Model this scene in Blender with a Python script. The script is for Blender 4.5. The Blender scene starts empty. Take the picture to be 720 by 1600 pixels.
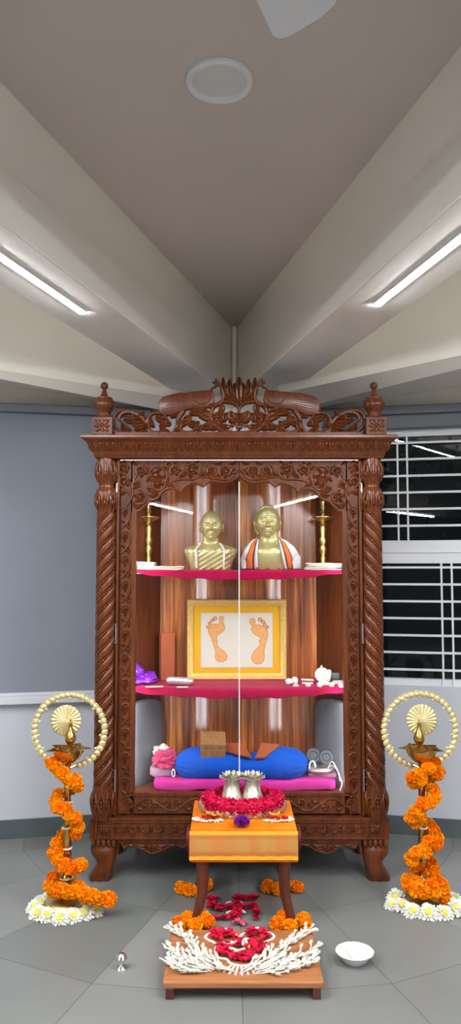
import bpy, bmesh, math, random
from math import sin, cos, pi, radians, atan, atan2, sqrt, exp
from mathutils import Vector, Matrix, Euler, noise
R = random.Random(7)
C = bpy.context.scene.collection
SC = bpy.context.scene
# ------------------------------------------------------------------ camera geometry
FPX = 1203.0
PIT = atan(88 / FPX)
CAMZ = 1.45
def ray(px, py):
    u = (px - 360) / FPX; v = (800 - py) / FPX
    return u, cos(PIT) - v * sin(PIT), sin(PIT) + v * cos(PIT)
def W(px, py, Y):
    u, dy, dz = ray(px, py); t = Y / dy
    return Vector((u * t, Y, CAMZ + dz * t))
def G(px, py, z=0.0):
    u, dy, dz = ray(px, py); t = (z - CAMZ) / dz
    return Vector((u * t, dy * t, z))
# ------------------------------------------------------------------ mesh builder
def cat(pts, n=6, closed=False):
    P = [Vector(p) for p in pts]; out = []; L = len(P)
    if L < 3 and not closed: 
        return [P[0].lerp(P[-1], i / n) for i in range(n + 1)]
    rng = range(L if closed else L - 1)
    for i in rng:
        p0 = P[(i - 1) % L] if closed or i > 0 else P[0] * 2 - P[1]
        p1 = P[i]; p2 = P[(i + 1) % L]
        p3 = P[(i + 2) % L] if closed or i + 2 < L else P[-1] * 2 - P[-2]
        for k in range(n):
            t = k / n
            out.append(0.5 * ((2 * p1) + (p2 - p0) * t + (2 * p0 - 5 * p1 + 4 * p2 - p3) * t * t + (3 * p1 - p0 - 3 * p2 + p3) * t ** 3))
    if not closed: out.append(P[-1].copy())
    return out
def wloc(o):
    v = Vector((0, 0, 0))
    while o: v += o.location; o = o.parent
    return v
_ICO = {}
def ico(n):
    if n not in _ICO:
        b = bmesh.new(); bmesh.ops.create_icosphere(b, subdivisions=n, radius=1)
        b.verts.index_update()
        _ICO[n] = ([v.co.copy() for v in b.verts], [tuple(v.index for v in f.verts) for f in b.faces]); b.free()
    return _ICO[n]
class M:
    def __init__(s): s.v = []; s.f = []
    def add(s, vs, fs):
        b = len(s.v); s.v.extend(Vector(v) for v in vs); s.f.extend(tuple(b + i for i in f) for f in fs)
    def merge(s, o, mat=None):
        s.add([(mat @ v if mat else v) for v in o.v], o.f); return s
    def box(s, c, size, rot=None):
        c = Vector(c); hx, hy, hz = size[0] / 2, size[1] / 2, size[2] / 2
        vs = [Vector((x, y, z)) for x in (-hx, hx) for y in (-hy, hy) for z in (-hz, hz)]
        if rot: 
            m = Euler(rot).to_matrix(); vs = [m @ v for v in vs]
        s.add([c + v for v in vs], [(0, 1, 3, 2), (4, 6, 7, 5), (0, 4, 5, 1), (2, 3, 7, 6), (0, 2, 6, 4), (1, 5, 7, 3)])
        return s
    def bx(s, x0, x1, y0, y1, z0, z1):
        return s.box(((x0 + x1) / 2, (y0 + y1) / 2, (z0 + z1) / 2), (abs(x1 - x0), abs(y1 - y0), abs(z1 - z0)))
    def grid(s, fn, nu, nv, cu=False, cv=False):
        b = len(s.v)
        mu = nu if cu else nu + 1; mv = nv if cv else nv + 1
        for i in range(mu):
            for j in range(mv): s.v.append(Vector(fn(i / nu, j / nv)))
        for i in range(nu):
            for j in range(nv):
                i2 = (i + 1) % mu; j2 = (j + 1) % mv
                s.f.append((b + i * mv + j, b + i2 * mv + j, b + i2 * mv + j2, b + i * mv + j2))
        return s
    def lathe(s, prof, c=(0, 0, 0), n=32, fn=None, cap=True):
        c = Vector(c); b = len(s.v); k = len(prof)
        for i in range(n):
            a = 2 * pi * i / n
            for (r, z) in prof:
                rr = r * (fn(a, z) if fn else 1)
                s.v.append(c + Vector((rr * cos(a), rr * sin(a), z)))
        for i in range(n):
            j = (i + 1) % n
            for q in range(k - 1): s.f.append((b + i * k + q, b + j * k + q, b + j * k + q + 1, b + i * k + q + 1))
        if cap:
            if prof[0][0] > 1e-4: s.f.append(tuple(b + i * k for i in range(n)))
            if prof[-1][0] > 1e-4: s.f.append(tuple(b + i * k + k - 1 for i in range(n)))
        return s
    def tube(s, pts, r, n=8, closed=False, flat=None):
        P = [Vector(p) for p in pts]; L = len(P); b = len(s.v)
        rs = r if isinstance(r, (list, tuple)) else [r] * L
        up = Vector((0, 0, 1)); prev = None
        for i, p in enumerate(P):
            if closed: d = P[(i + 1) % L] - P[i - 1]
            else: d = P[min(i + 1, L - 1)] - P[max(i - 1, 0)]
            d = d.normalized() if d.length > 1e-9 else Vector((0, 0, 1))
            if prev is None:
                q = up if abs(d.dot(up)) < .9 else Vector((1, 0, 0))
                x = d.cross(q).normalized()
            else:
                x = (prev - d * prev.dot(d))
                x = x.normalized() if x.length > 1e-6 else d.orthogonal().normalized()
            prev = x; y = d.cross(x)
            for k in range(n):
                a = 2 * pi * k / n
                s.v.append(p + x * cos(a) * rs[i] + y * sin(a) * rs[i] * (flat or 1))
        for i in range(L if closed else L - 1):
            j = (i + 1) % L
            for k in range(n):
                k2 = (k + 1) % n
                s.f.append((b + i * n + k, b + i * n + k2, b + j * n + k2, b + j * n + k))
        if not closed:
            s.f.append(tuple(b + k for k in range(n))); s.f.append(tuple(b + (L - 1) * n + k for k in range(n)))
        return s
    def ball(s, c, r, n=1, rot=None):
        vs, fs = ico(n); c = Vector(c)
        rr = Vector(r) if isinstance(r, (tuple, list, Vector)) else Vector((r, r, r))
        m = Euler(rot).to_matrix() if rot else None
        out = []
        for v in vs:
            w = Vector((v.x * rr.x, v.y * rr.y, v.z * rr.z))
            out.append(c + (m @ w if m else w))
        s.add(out, fs); return s
    def sell(s, c, h, e1=.3, e2=.3, nu=32, nv=16, rot=None, fn=None):
        """rounded-box / pillow shape"""
        c = Vector(c); m = Euler(rot).to_matrix() if rot else None
        def p(x, e): return math.copysign(abs(x) ** e, x)
        def f(u, v):
            a = 2 * pi * u; b = -pi / 2 + pi * v
            w = Vector((h[0] * p(cos(b), e1) * p(cos(a), e2), h[1] * p(cos(b), e1) * p(sin(a), e2), h[2] * p(sin(b), e1)))
            if fn: w = fn(w)
            return c + (m @ w if m else w)
        return s.grid(f, nu, nv, cu=True)
    def prism(s, poly, y0, y1, bev=0.0):
        """outline in (x,z), front at y0, back at y1; bev: front edge rounding by shrinking"""
        n = len(poly); P = [Vector((p[0], 0, p[1])) for p in poly]
        A = sum(P[i].x * P[(i + 1) % n].z - P[(i + 1) % n].x * P[i].z for i in range(n))
        if A < 0: P.reverse()
        b = len(s.v)
        rings = []
        def ring(off, y):
            out = []
            for i in range(n):
                a = P[i - 1]; p = P[i]; c = P[(i + 1) % n]
                t = (c - a); t = t.normalized() if t.length > 1e-9 else Vector((1, 0, 0))
                nrm = Vector((-t.z, 0, t.x))
                q = p + nrm * off; q.y = y; out.append(q)
            return out
        if bev > 0: rings = [ring(bev, y0), ring(bev * .3, y0 + bev * .3), ring(0, y0 + bev), ring(0, y1)]
        else: rings = [ring(0, y0), ring(0, y1)]
        for r_ in rings: s.v.extend(r_)
        for k in range(len(rings) - 1):
            for i in range(n):
                j = (i + 1) % n
                s.f.append((b + k * n + i, b + k * n + j, b + (k + 1) * n + j, b + (k + 1) * n + i))
        s.f.append(tuple(b + i for i in range(n)))
        s.f.append(tuple(b + (len(rings) - 1) * n + i for i in reversed(range(n))))
        return s
    def rot(s, m, c=(0, 0, 0)):
        c = Vector(c); s.v = [c + m @ (v - c) for v in s.v]; return s
    def shift(s, d):
        d = Vector(d); s.v = [v + d for v in s.v]; return s
    def build(s, name, mt, parent=None, smooth=True, ang=40, bevel=0, recalc=True, loc=None, sub=0):
        me = bpy.data.meshes.new(name)
        off = wloc(parent) if parent else Vector((0, 0, 0))
        if loc is not None: off = off + Vector(loc)
        me.from_pydata([v - off for v in s.v], [], s.f); me.update()
        if recalc:
            b = bmesh.new(); b.from_mesh(me); bmesh.ops.recalc_face_normals(b, faces=b.faces); b.to_mesh(me); b.free()
        if smooth:
            me.polygons.foreach_set('use_smooth', [True] * len(me.polygons))
            if ang < 180: me.set_sharp_from_angle(angle=radians(ang))
        me.materials.append(mt)
        o = bpy.data.objects.new(name, me); C.objects.link(o)
        if loc is not None: o.location = loc
        if parent: o.parent = parent
        if bevel:
            md = o.modifiers.new('bevel', 'BEVEL'); md.width = bevel; md.segments = 2; md.limit_method = 'ANGLE'; md.angle_limit = radians(35)
        if sub:
            md = o.modifiers.new('sub', 'SUBSURF'); md.levels = sub; md.render_levels = sub
        return o
def tag(o, label, cat_, group=None, kind=None):
    o['label'] = label; o['category'] = cat_
    if group: o['group'] = group
    if kind: o['kind'] = kind
    return o
def thing(name, label, cat_, loc, group=None):
    o = bpy.data.objects.new(name, None); C.objects.link(o); o.location = loc; o.empty_display_size = .1
    return tag(o, label, cat_, group)
def struct(o, label=None):
    o['kind'] = 'structure'
    if label: o['label'] = label; o['category'] = 'room'
    return o
def dup(o, parent=None):
    c = o.copy(); C.objects.link(c)
    if parent: c.parent = parent
    for ch in list(o.children): dup(ch, c)
    return c
def bake(o):
    """turn the modifiers of an object into its own mesh"""
    dg = bpy.context.evaluated_depsgraph_get(); dg.update()
    me = bpy.data.meshes.new_from_object(o.evaluated_get(dg))
    me.name = o.name; o.modifiers.clear(); old = o.data; o.data = me; bpy.data.meshes.remove(old)
    me.polygons.foreach_set('use_smooth', [True] * len(me.polygons))
    return o
# ------------------------------------------------------------------ materials
def sr(r, g, b):
    f = lambda c: (c / 255 / 12.92) if c / 255 <= .04045 else ((c / 255 + .055) / 1.055) ** 2.4
    return (f(r), f(g), f(b), 1)
def base_mat(name):
    m = bpy.data.materials.new(name); m.use_nodes = True
    return m, m.node_tree, m.node_tree.nodes['Principled BSDF']
def mat(name, col, rough=.5, metal=0., var=.12, vscale=12., bump=0., bscale=60., coat=0., spec=.5, sheen=0., trans=0., stretch=(1, 1, 1), sss=0.):
    m, t, p = base_mat(name)
    N, L = t.nodes, t.links
    tc = N.new('ShaderNodeTexCoord'); mp = N.new('ShaderNodeMapping'); L.new(tc.outputs['Object'], mp.inputs[0]); mp.inputs['Scale'].default_value = stretch
    nz = N.new('ShaderNodeTexNoise'); nz.inputs['Scale'].default_value = vscale; nz.inputs['Detail'].default_value = 4; L.new(mp.outputs[0], nz.inputs[0])
    rp = N.new('ShaderNodeValToRGB'); c = col
    rp.color_ramp.elements[0].position = .3; rp.color_ramp.elements[1].position = .7
    rp.color_ramp.elements[0].color = (c[0] * (1 - var), c[1] * (1 - var), c[2] * (1 - var), 1)
    rp.color_ramp.elements[1].color = (min(1, c[0] * (1 + var)), min(1, c[1] * (1 + var)), min(1, c[2] * (1 + var)), 1)
    L.new(nz.outputs[0], rp.inputs[0]); L.new(rp.outputs[0], p.inputs['Base Color'])
    p.inputs['Roughness'].default_value = rough; p.inputs['Metallic'].default_value = metal
    p.inputs['Coat Weight'].default_value = coat; p.inputs['Coat Roughness'].default_value = .15
    p.inputs['Specular IOR Level'].default_value = spec
    if sheen: p.inputs['Sheen Weight'].default_value = sheen
    if sss:
        p.inputs['Subsurface Weight'].default_value = sss; p.inputs['Subsurface Radius'].default_value = (.01, .008, .006)
    if bump:
        n2 = N.new('ShaderNodeTexNoise'); n2.inputs['Scale'].default_value = bscale; n2.inputs['Detail'].default_value = 3; L.new(mp.outputs[0], n2.inputs[0])
        bp = N.new('ShaderNodeBump'); bp.inputs['Strength'].default_value = bump; bp.inputs['Distance'].default_value = .002
        L.new(n2.outputs[0], bp.inputs['Height']); L.new(bp.outputs[0], p.inputs['Normal'])
    return m
def emit(name, col, st):
    m, t, p = base_mat(name)
    p.inputs['Base Color'].default_value = (.8, .8, .8, 1)
    p.inputs['Emission Color'].default_value = col; p.inputs['Emission Strength'].default_value = st
    return m
def wood(name, c0, c1, rough=.38, grain=(14, 14, 1.2), coat=.25, spec=.5):
    m, t, p = base_mat(name); N, L = t.nodes, t.links
    tc = N.new('ShaderNodeTexCoord'); mp = N.new('ShaderNodeMapping'); L.new(tc.outputs['Object'], mp.inputs[0]); mp.inputs['Scale'].default_value = grain
    nz = N.new('ShaderNodeTexNoise'); nz.inputs['Scale'].default_value = 3; nz.inputs['Detail'].default_value = 7; nz.inputs['Distortion'].default_value = 1.2; L.new(mp.outputs[0], nz.inputs[0])
    rp = N.new('ShaderNodeValToRGB'); rp.color_ramp.elements[0].position = .32; rp.color_ramp.elements[1].position = .72
    rp.color_ramp.elements[0].color = c0; rp.color_ramp.elements[1].color = c1
    L.new(nz.outputs[0], rp.inputs[0]); L.new(rp.outputs[0], p.inputs['Base Color'])
    p.inputs['Roughness'].default_value = rough; p.inputs['Coat Weight'].default_value = coat; p.inputs['Coat Roughness'].default_value = .2
    p.inputs['Specular IOR Level'].default_value = spec
    bp = N.new('ShaderNodeBump'); bp.inputs['Strength'].default_value = .15; bp.inputs['Distance'].default_value = .001
    L.new(nz.outputs[0], bp.inputs['Height']); L.new(bp.outputs[0], p.inputs['Normal'])
    return m
def glass(name, tint=(1, 1, 1, 1), ior=1.5, rough=0.0, boost=1.0):
    m = bpy.data.materials.new(name); m.use_nodes = True; t = m.node_tree; N, L = t.nodes, t.links; N.clear()
    o = N.new('ShaderNodeOutputMaterial'); mx = N.new('ShaderNodeMixShader'); tr = N.new('ShaderNodeBsdfTransparent'); gl = N.new('ShaderNodeBsdfGlossy')
    fr = N.new('ShaderNodeFresnel'); fr.inputs['IOR'].default_value = ior
    mu = N.new('ShaderNodeMath'); mu.operation = 'MULTIPLY'; mu.inputs[1].default_value = boost; mu.use_clamp = True
    ge = N.new('ShaderNodeNewGeometry'); sb = N.new('ShaderNodeMath'); sb.operation = 'SUBTRACT'; sb.inputs[0].default_value = 1.0
    m2 = N.new('ShaderNodeMath'); m2.operation = 'MULTIPLY'
    L.new(ge.outputs['Backfacing'], sb.inputs[1])
    tr.inputs[0].default_value = tint; gl.inputs['Roughness'].default_value = rough
    L.new(fr.outputs[0], mu.inputs[0]); L.new(mu.outputs[0], m2.inputs[0]); L.new(sb.outputs[0], m2.inputs[1])
    L.new(m2.outputs[0], mx.inputs[0]); L.new(tr.outputs[0], mx.inputs[1]); L.new(gl.outputs[0], mx.inputs[2]); L.new(mx.outputs[0], o.inputs[0])
    return m
K = {}
K['paint'] = mat('wall_paint', sr(243, 237, 225), .24, var=.015, vscale=2, bump=.05, bscale=90)
K['ceil'] = mat('ceiling_paint', sr(204, 195, 188), .6, var=.015, vscale=2)
K['wallwhite'] = mat('white_wall_paint', sr(198, 202, 209), .5, var=.015, vscale=2, bump=.05, bscale=90)
K['skirt'] = mat('skirting_stone', sr(82, 92, 94), .4, var=.12, vscale=5)
K['white'] = mat('white_enamel', sr(226, 228, 230), .35, var=.01)
K['sill'] = mat('sill_stone', sr(208, 210, 216), .4, var=.02)
K['blind'] = mat('blind_fabric', sr(132, 138, 149), .8, var=.03, vscale=3, bump=.2, bscale=400)
K['blindd'] = mat('blind_case', sr(112, 116, 124), .5, var=.03)
K['teak'] = wood('carved_teak', sr(80, 37, 11), sr(112, 54, 16), rough=.3, coat=.1, spec=.45)
K['teakd'] = wood('carcass_teak', sr(70, 32, 12), sr(116, 57, 22), rough=.42, coat=.04, spec=.3)
K['legwood'] = wood('table_wood', sr(74, 33, 18), sr(104, 48, 27), rough=.35)
K['boardwood'] = wood('board_wood', sr(150, 92, 52), sr(186, 122, 74), rough=.45, grain=(1.2, 14, 14))
K['brass'] = mat('brass', sr(206, 168, 92), .22, 1., var=.1, vscale=30)
K['brassm'] = mat('matt_brass', sr(214, 190, 122), .38, 1., var=.12, vscale=40, bump=.15, bscale=120)
K['castbrass'] = mat('cast_brass', sr(214, 200, 150), .55, .55, var=.14, vscale=60, bump=.3, bscale=200)
K['bust'] = mat('bust_gilding', sr(200, 188, 134), .38, .6, var=.08, vscale=20, bump=.1, bscale=160)
K['silver'] = mat('silver', sr(196, 188, 172), .38, .8, var=.16, vscale=60, bump=.5, bscale=110)
K['steel'] = mat('polished_steel', sr(220, 220, 224), .12, 1., var=.03)
K['hinge'] = mat('hinge_steel', sr(200, 200, 204), .3, 1., var=.05)
K['velvet'] = mat('crimson_velvet', sr(166, 2, 62), .9, var=.2, vscale=9, sheen=.08, bump=.25, bscale=90, spec=.15)
K['marigold'] = mat('marigold_orange', sr(255, 158, 2), .75, var=.1, vscale=30, spec=.15)
K['marigold2'] = mat('marigold_deep_orange', sr(255, 142, 2), .75, var=.1, vscale=30, spec=.15)
K['mum'] = mat('white_petal', sr(226, 226, 216), .7, var=.05, spec=.2)
K['mumc'] = mat('yellow_centre', sr(238, 228, 84), .7, var=.1, vscale=200, bump=.6, bscale=600)
K['rose'] = mat('rose_petal', sr(190, 10, 52), .6, var=.22, vscale=40, spec=.2)
K['roseg'] = mat('garland_petal', sr(196, 10, 66), .65, var=.3, vscale=60, spec=.2)
K['purple'] = mat('purple_petal', sr(126, 34, 146), .7, var=.25, vscale=60, spec=.15)
K['yellow'] = mat('yellow_petal', sr(240, 180, 60), .6, var=.15, vscale=60)
K['tube'] = mat('tuberose_white', sr(206, 204, 192), .7, var=.06, spec=.2)
K['powder'] = mat('rice_powder', sr(238, 230, 232), .95, var=.05, vscale=100)
K['stem'] = mat('green_stem', sr(120, 130, 60), .6, var=.2)
K['blue'] = mat('blue_cotton', sr(14, 82, 190), .9, var=.1, vscale=8, bump=.25, bscale=60, spec=.15)
K['pink'] = mat('pink_cotton', sr(206, 50, 146), .9, var=.1, vscale=8, bump=.2, bscale=60, spec=.15)
K['rosecloth'] = mat('rose_pink_cloth', sr(206, 60, 110), .8, var=.15, vscale=14, bump=.3)
K['cream'] = mat('cream_cloth', sr(232, 220, 196), .85, var=.06, bump=.3, bscale=80)
K['whitec'] = mat('white_cloth', sr(218, 218, 218), .85, var=.04, bump=.2, bscale=80)
K['greyf'] = mat('grey_upholstery', sr(112, 115, 120), .8, var=.06, bump=.3, bscale=300)
K['boxw'] = wood('box_wood', sr(140, 96, 56), sr(176, 128, 82), grain=(14, 14, 2))
K['redbrown'] = mat('reddish_leather', sr(168, 84, 48), .45, var=.15, vscale=10, bump=.1)
K['page'] = mat('page_edge', sr(150, 84, 60), .7, var=.15, vscale=60)
K['violet'] = mat('violet_plastic', sr(128, 34, 190), .2, var=.25, vscale=8, coat=.5)
K['black'] = mat('black_plastic', sr(26, 26, 28), .3, var=.1)
K['card'] = mat('pale_card', sr(226, 210, 190), .7, var=.06)
K['cryst'] = mat('clear_crystal', sr(235, 228, 228), .12, var=.08, spec=.8)
K['goldframe'] = mat('gold_frame', sr(222, 186, 106), .42, .35, var=.14, vscale=70, bump=.3, bscale=200)
K['mount'] = mat('yellow_mount', sr(232, 178, 38), .75, var=.02, spec=.2)
K['fpaper'] = mat('ivory_paper', sr(222, 218, 202), .7, var=.02)
K['foot'] = mat('sandal_paste_print', sr(232, 172, 106), .85, var=.12, vscale=80)
K['footrim'] = mat('print_rim', sr(196, 108, 54), .9, var=.1, spec=.1, vscale=80)
K['dark'] = mat('dark_gap', sr(30, 24, 20), .8)
K['orange'] = mat('orange_stripe', sr(226, 118, 44), .8, var=.06)
K['maroon'] = mat('maroon_cloth', sr(104, 20, 44), .7, var=.12)
K['porc'] = mat('white_porcelain', sr(222, 222, 222), .3, var=.01)
K['string'] = mat('white_cord', sr(226, 226, 222), .6, var=.03)
K['ash'] = mat('dried_petal', sr(196, 160, 130), .8, var=.2)
K['beadw'] = mat('pearl_bead', sr(226, 220, 214), .3, var=.04)
K['pane'] = glass('window_glass', (.86, .9, .9, 1), 1.5)
K['dglass'] = glass('door_glass', (.97, .98, .98, 1), 1.45)
K['shelfg'] = mat('shelf_glass_edge', sr(216, 214, 206), .25, var=.03)
K['farwall'] = mat('rear_hall_paint', sr(122, 122, 124), .7, var=.02, vscale=2)
K['led'] = emit('led_tube', (.93, .96, 1, 1), 64)
K['ledr'] = emit('led_tube_room', (.97, .97, 1, 1), 66)
K['ledc'] = emit('cabinet_led', (.96, .96, 1, 1), 13)
K['ledline'] = emit('cornice_led', (.95, .96, 1, 1), .45)
K['lampoff'] = mat('frosted_diffuser', sr(214, 216, 214), .45, var=.01)
K['lamprim'] = mat('white_lamp_rim', sr(226, 229, 231), .35, var=.01)
def frame_glass():
    return glass('picture_glass', (.98, .98, .98, 1), 1.35)
K['pglass'] = frame_glass()
# back panel: vertical veneer boards, under a glossy coat
def backpanel():
    m, t, p = base_mat('veneer_back'); N, L = t.nodes, t.links
    tc = N.new('ShaderNodeTexCoord'); sp = N.new('ShaderNodeSeparateXYZ'); L.new(tc.outputs['Object'], sp.inputs[0])
    nzw = N.new('ShaderNodeTexNoise'); nzw.noise_dimensions = '1D'; nzw.inputs['Scale'].default_value = 10; nzw.inputs['Detail'].default_value = 5; nzw.inputs['Roughness'].default_value = .7
    L.new(sp.outputs['X'], nzw.inputs['W'])
    mp = N.new('ShaderNodeMapping'); mp.inputs['Scale'].default_value = (26, 26, 1.1); L.new(tc.outputs['Object'], mp.inputs[0])
    nz = N.new('ShaderNodeTexNoise'); nz.inputs['Scale'].default_value = 1.6; nz.inputs['Detail'].default_value = 7; nz.inputs['Distortion'].default_value = .9; L.new(mp.outputs[0], nz.inputs[0])
    ad = N.new('ShaderNodeMath'); ad.operation = 'ADD'; L.new(nzw.outputs[0], ad.inputs[0]); L.new(nz.outputs[0], ad.inputs[1])
    hf = N.new('ShaderNodeMath'); hf.operation = 'MULTIPLY'; hf.inputs[1].default_value = .5; L.new(ad.outputs[0], hf.inputs[0])
    rp = N.new('ShaderNodeValToRGB'); e = rp.color_ramp.elements
    e[0].position = .36; e[0].color = sr(70, 30, 8); e[1].position = .62; e[1].color = sr(232, 146, 50)
    q = e.new(.5); q.color = sr(164, 84, 25)
    L.new(hf.outputs[0], rp.inputs[0]); L.new(rp.outputs[0], p.inputs['Base Color'])
    p.inputs['Roughness'].default_value = .5; p.inputs['Specular IOR Level'].default_value = .2
    p.inputs['Coat Weight'].default_value = 1.0; p.inputs['Coat Roughness'].default_value = .19; p.inputs['Coat IOR'].default_value = 1.75
    return m
K['veneer'] = backpanel()
# floor: grey stone slabs laid in rays from the corner
APX, APY = .03, 4.53
def floormat():
    m, t, p = base_mat('grey_stone_floor'); N, L = t.nodes, t.links
    def mth(op, a, b=None, c=None):
        n = N.new('ShaderNodeMath'); n.operation = op
        for i, x in enumerate((a, b, c)):
            if x is None: continue
            if isinstance(x, (int, float)): n.inputs[i].default_value = x
            else: L.new(x, n.inputs[i])
        return n.outputs[0]
    tc = N.new('ShaderNodeTexCoord'); sp = N.new('ShaderNodeSeparateXYZ'); L.new(tc.outputs['Object'], sp.inputs[0])
    nw = N.new('ShaderNodeTexNoise'); nw.inputs['Scale'].default_value = 5; L.new(tc.outputs['Object'], nw.inputs[0])
    wob = mth('MULTIPLY', mth('SUBTRACT', nw.outputs[0], .5), .012)
    x = mth('ADD', mth('SUBTRACT', sp.outputs['X'], APX + .01), wob); y = mth('SUBTRACT', APY, sp.outputs['Y'])
    ang = mth('ARCTAN2', x, y); r = mth('SQRT', mth('ADD', mth('MULTIPLY', x, x), mth('MULTIPLY', y, y)))
    st = radians(17.0)
    q = mth('DIVIDE', ang, st); sec = mth('FLOOR', q); fr = mth('SUBTRACT', q, sec)
    loc = mth('MULTIPLY', mth('SUBTRACT', fr, .5), st)
    dist = mth('MULTIPLY', r, mth('COSINE', loc))
    dr = mth('DIVIDE', mth('ADD', dist, .02), .60); ri = mth('FLOOR', dr); rf = mth('SUBTRACT', dr, ri)
    e1 = mth('MULTIPLY', mth('SUBTRACT', .5, mth('ABSOLUTE', mth('SUBTRACT', rf, .5))), .60)
    e2 = mth('MULTIPLY', mth('MULTIPLY', mth('SUBTRACT', .5, mth('ABSOLUTE', mth('SUBTRACT', fr, .5))), st), r)
    ed = mth('MINIMUM', e1, e2)
    jn = mth('LESS_THAN', ed, .0018)
    wn = N.new('ShaderNodeTexWhiteNoise'); wn.noise_dimensions = '2D'; cb = N.new('ShaderNodeCombineXYZ'); L.new(sec, cb.inputs[0]); L.new(ri, cb.inputs[1]); L.new(cb.outputs[0], wn.inputs[0])
    n2 = N.new('ShaderNodeTexNoise'); n2.inputs['Scale'].default_value = 2.2; n2.inputs['Detail'].default_value = 5; L.new(tc.outputs['Object'], n2.inputs[0])
    f = mth('ADD', mth('MULTIPLY', wn.outputs['Value'], .45), mth('MULTIPLY', n2.outputs[0], .55))
    rp = N.new('ShaderNodeValToRGB'); e = rp.color_ramp.elements
    e[0].position = .2; e[0].color = sr(106, 110, 107); e[1].position = .8; e[1].color = sr(134, 135, 131)
    L.new(f, rp.inputs[0])
    mx = N.new('ShaderNodeMix'); mx.data_type = 'RGBA'; L.new(jn, mx.inputs[0]); L.new(rp.outputs[0], mx.inputs[6]); mx.inputs[7].default_value = sr(84, 84, 82)
    L.new(mx.outputs[2], p.inputs['Base Color'])
    L.new(mth('ADD', mth('MULTIPLY', n2.outputs[0], .1), .27), p.inputs['Roughness'])
    p.inputs['Specular IOR Level'].default_value = .45
    return m
K['floor'] = floormat()
# gold border silk
def silk():
    m, t, p = base_mat('orange_gold_silk'); N, L = t.nodes, t.links
    tc = N.new('ShaderNodeTexCoord')
    nz = N.new('ShaderNodeTexNoise'); nz.inputs['Scale'].default_value = 7; nz.inputs['Detail'].default_value = 3; L.new(tc.outputs['Object'], nz.inputs[0])
    rp = N.new('ShaderNodeValToRGB'); e = rp.color_ramp.elements; e[0].position = .35; e[0].color = sr(214, 104, 12); e[1].position = .65; e[1].color = sr(236, 136, 24)
    L.new(nz.outputs[0], rp.inputs[0]); L.new(rp.outputs[0], p.inputs['Base Color'])
    p.inputs['Roughness'].default_value = .6; p.inputs['Specular IOR Level'].default_value = .15
    return m
K['silk'] = silk()
def zari():
    m, t, p = base_mat('woven_gold_border'); N, L = t.nodes, t.links
    tc = N.new('ShaderNodeTexCoord'); 
    ck = N.new('ShaderNodeTexChecker'); ck.inputs['Scale'].default_value = 420; L.new(tc.outputs['Object'], ck.inputs[0])
    mp = N.new('ShaderNodeMapping'); mp.inputs['Scale'].default_value = (30, 1, 1); L.new(tc.outputs['Object'], mp.inputs[0])
    nz = N.new('ShaderNodeTexNoise'); nz.inputs['Scale'].default_value = .5; nz.inputs['Detail'].default_value = 0; L.new(mp.outputs[0], nz.inputs[0])
    rp = N.new('ShaderNodeValToRGB'); e = rp.color_ramp.elements; e[0].position = .42; e[0].color = sr(206, 132, 66); e[1].position = .58; e[1].color = sr(188, 158, 78)
    L.new(nz.outputs[0], rp.inputs[0])
    mx = N.new('ShaderNodeMix'); mx.data_type = 'RGBA'; L.new(ck.outputs[1], mx.inputs[0]); L.new(rp.outputs[0], mx.inputs[6]); mx.inputs[7].default_value = sr(216, 146, 76)
    L.new(mx.outputs[2], p.inputs['Base Color']); p.inputs['Roughness'].default_value = .4; p.inputs['Metallic'].default_value = .25
    return m
K['zari'] = zari()
# ================================================================== ROOM
CEIL = 2.89; BEAM = 2.467
SL = .217           # the two rear walls run off the corner at 12 degrees
HW = 3.4            # half room width
BACKY = -8.0
YW = APY - SL * HW  # where the rear walls end
def wallY(x): return APY - SL * abs(x - APX)
m = M(); m.add([(-HW - .3, BACKY - .3, 0), (HW + .3, BACKY - .3, 0), (HW + .3, 4.8, 0), (-HW - .3, 4.8, 0), (-HW - .3, BACKY - .3, -.1), (HW + .3, BACKY - .3, -.1), (HW + .3, 4.8, -.1), (-HW - .3, 4.8, -.1)],
    [(0, 1, 2, 3), (7, 6, 5, 4), (0, 4, 5, 1), (1, 5, 6, 2), (2, 6, 7, 3), (3, 7, 4, 0)])
struct(m.build('floor', K['floor'], smooth=False))
m = M(); m.bx(-HW - .3, HW + .3, BACKY - .3, 4.8, CEIL, CEIL + .1)
struct(m.build('ceiling', K['ceil'], smooth=False))
def wseg(m, side, x0, x1, z0, z1, out=0.0, th=.16):
    """a slab of a rear wall between two distances from the corner; out>0 stands proud into the room"""
    d = Vector((side, -SL, 0)).normalized(); nrm = Vector((-SL * side, -1, 0)).normalized()
    A = Vector((APX, APY, 0)) + Vector((side * x0, -SL * x0, 0)); B = Vector((APX, APY, 0)) + Vector((side * x1, -SL * x1, 0))
    q = [A + nrm * out, B + nrm * out, B - nrm * th, A - nrm * th]
    m.add([p + Vector((0, 0, z0)) for p in q] + [p + Vector((0, 0, z1)) for p in q],
          [(0, 3, 2, 1), (4, 5, 6, 7), (0, 1, 5, 4), (1, 2, 6, 5), (2, 3, 7, 6), (3, 0, 4, 7)])
    return m
WZ0, WZ1 = .80, 2.235  # window opening heights
for side, nm in ((-1, 'left'), (1, 'right')):
    a, b = .52, 2.7     # window opening along the wall
    m = M(); wseg(m, side, 0, a, 0, CEIL); wseg(m, side, b, HW + .3, 0, CEIL); wseg(m, side, a, b, 0, WZ0); wseg(m, side, a, b, WZ1, CEIL)
    m2 = M(); wseg(m2, side, 0, HW + .2, 2.33, CEIL, out=.004, th=0); struct(m2.build('trim_%d' % (5 + side), K['paint'], smooth=False))
    struct(m.build('wall_' + nm, K['wallwhite'], smooth=False))
    m = M(); wseg(m, side, 0, HW, 0, .097, out=.012, th=0)
    struct(m.build('baseboard_' + nm, K['skirt'], smooth=False))
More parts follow.
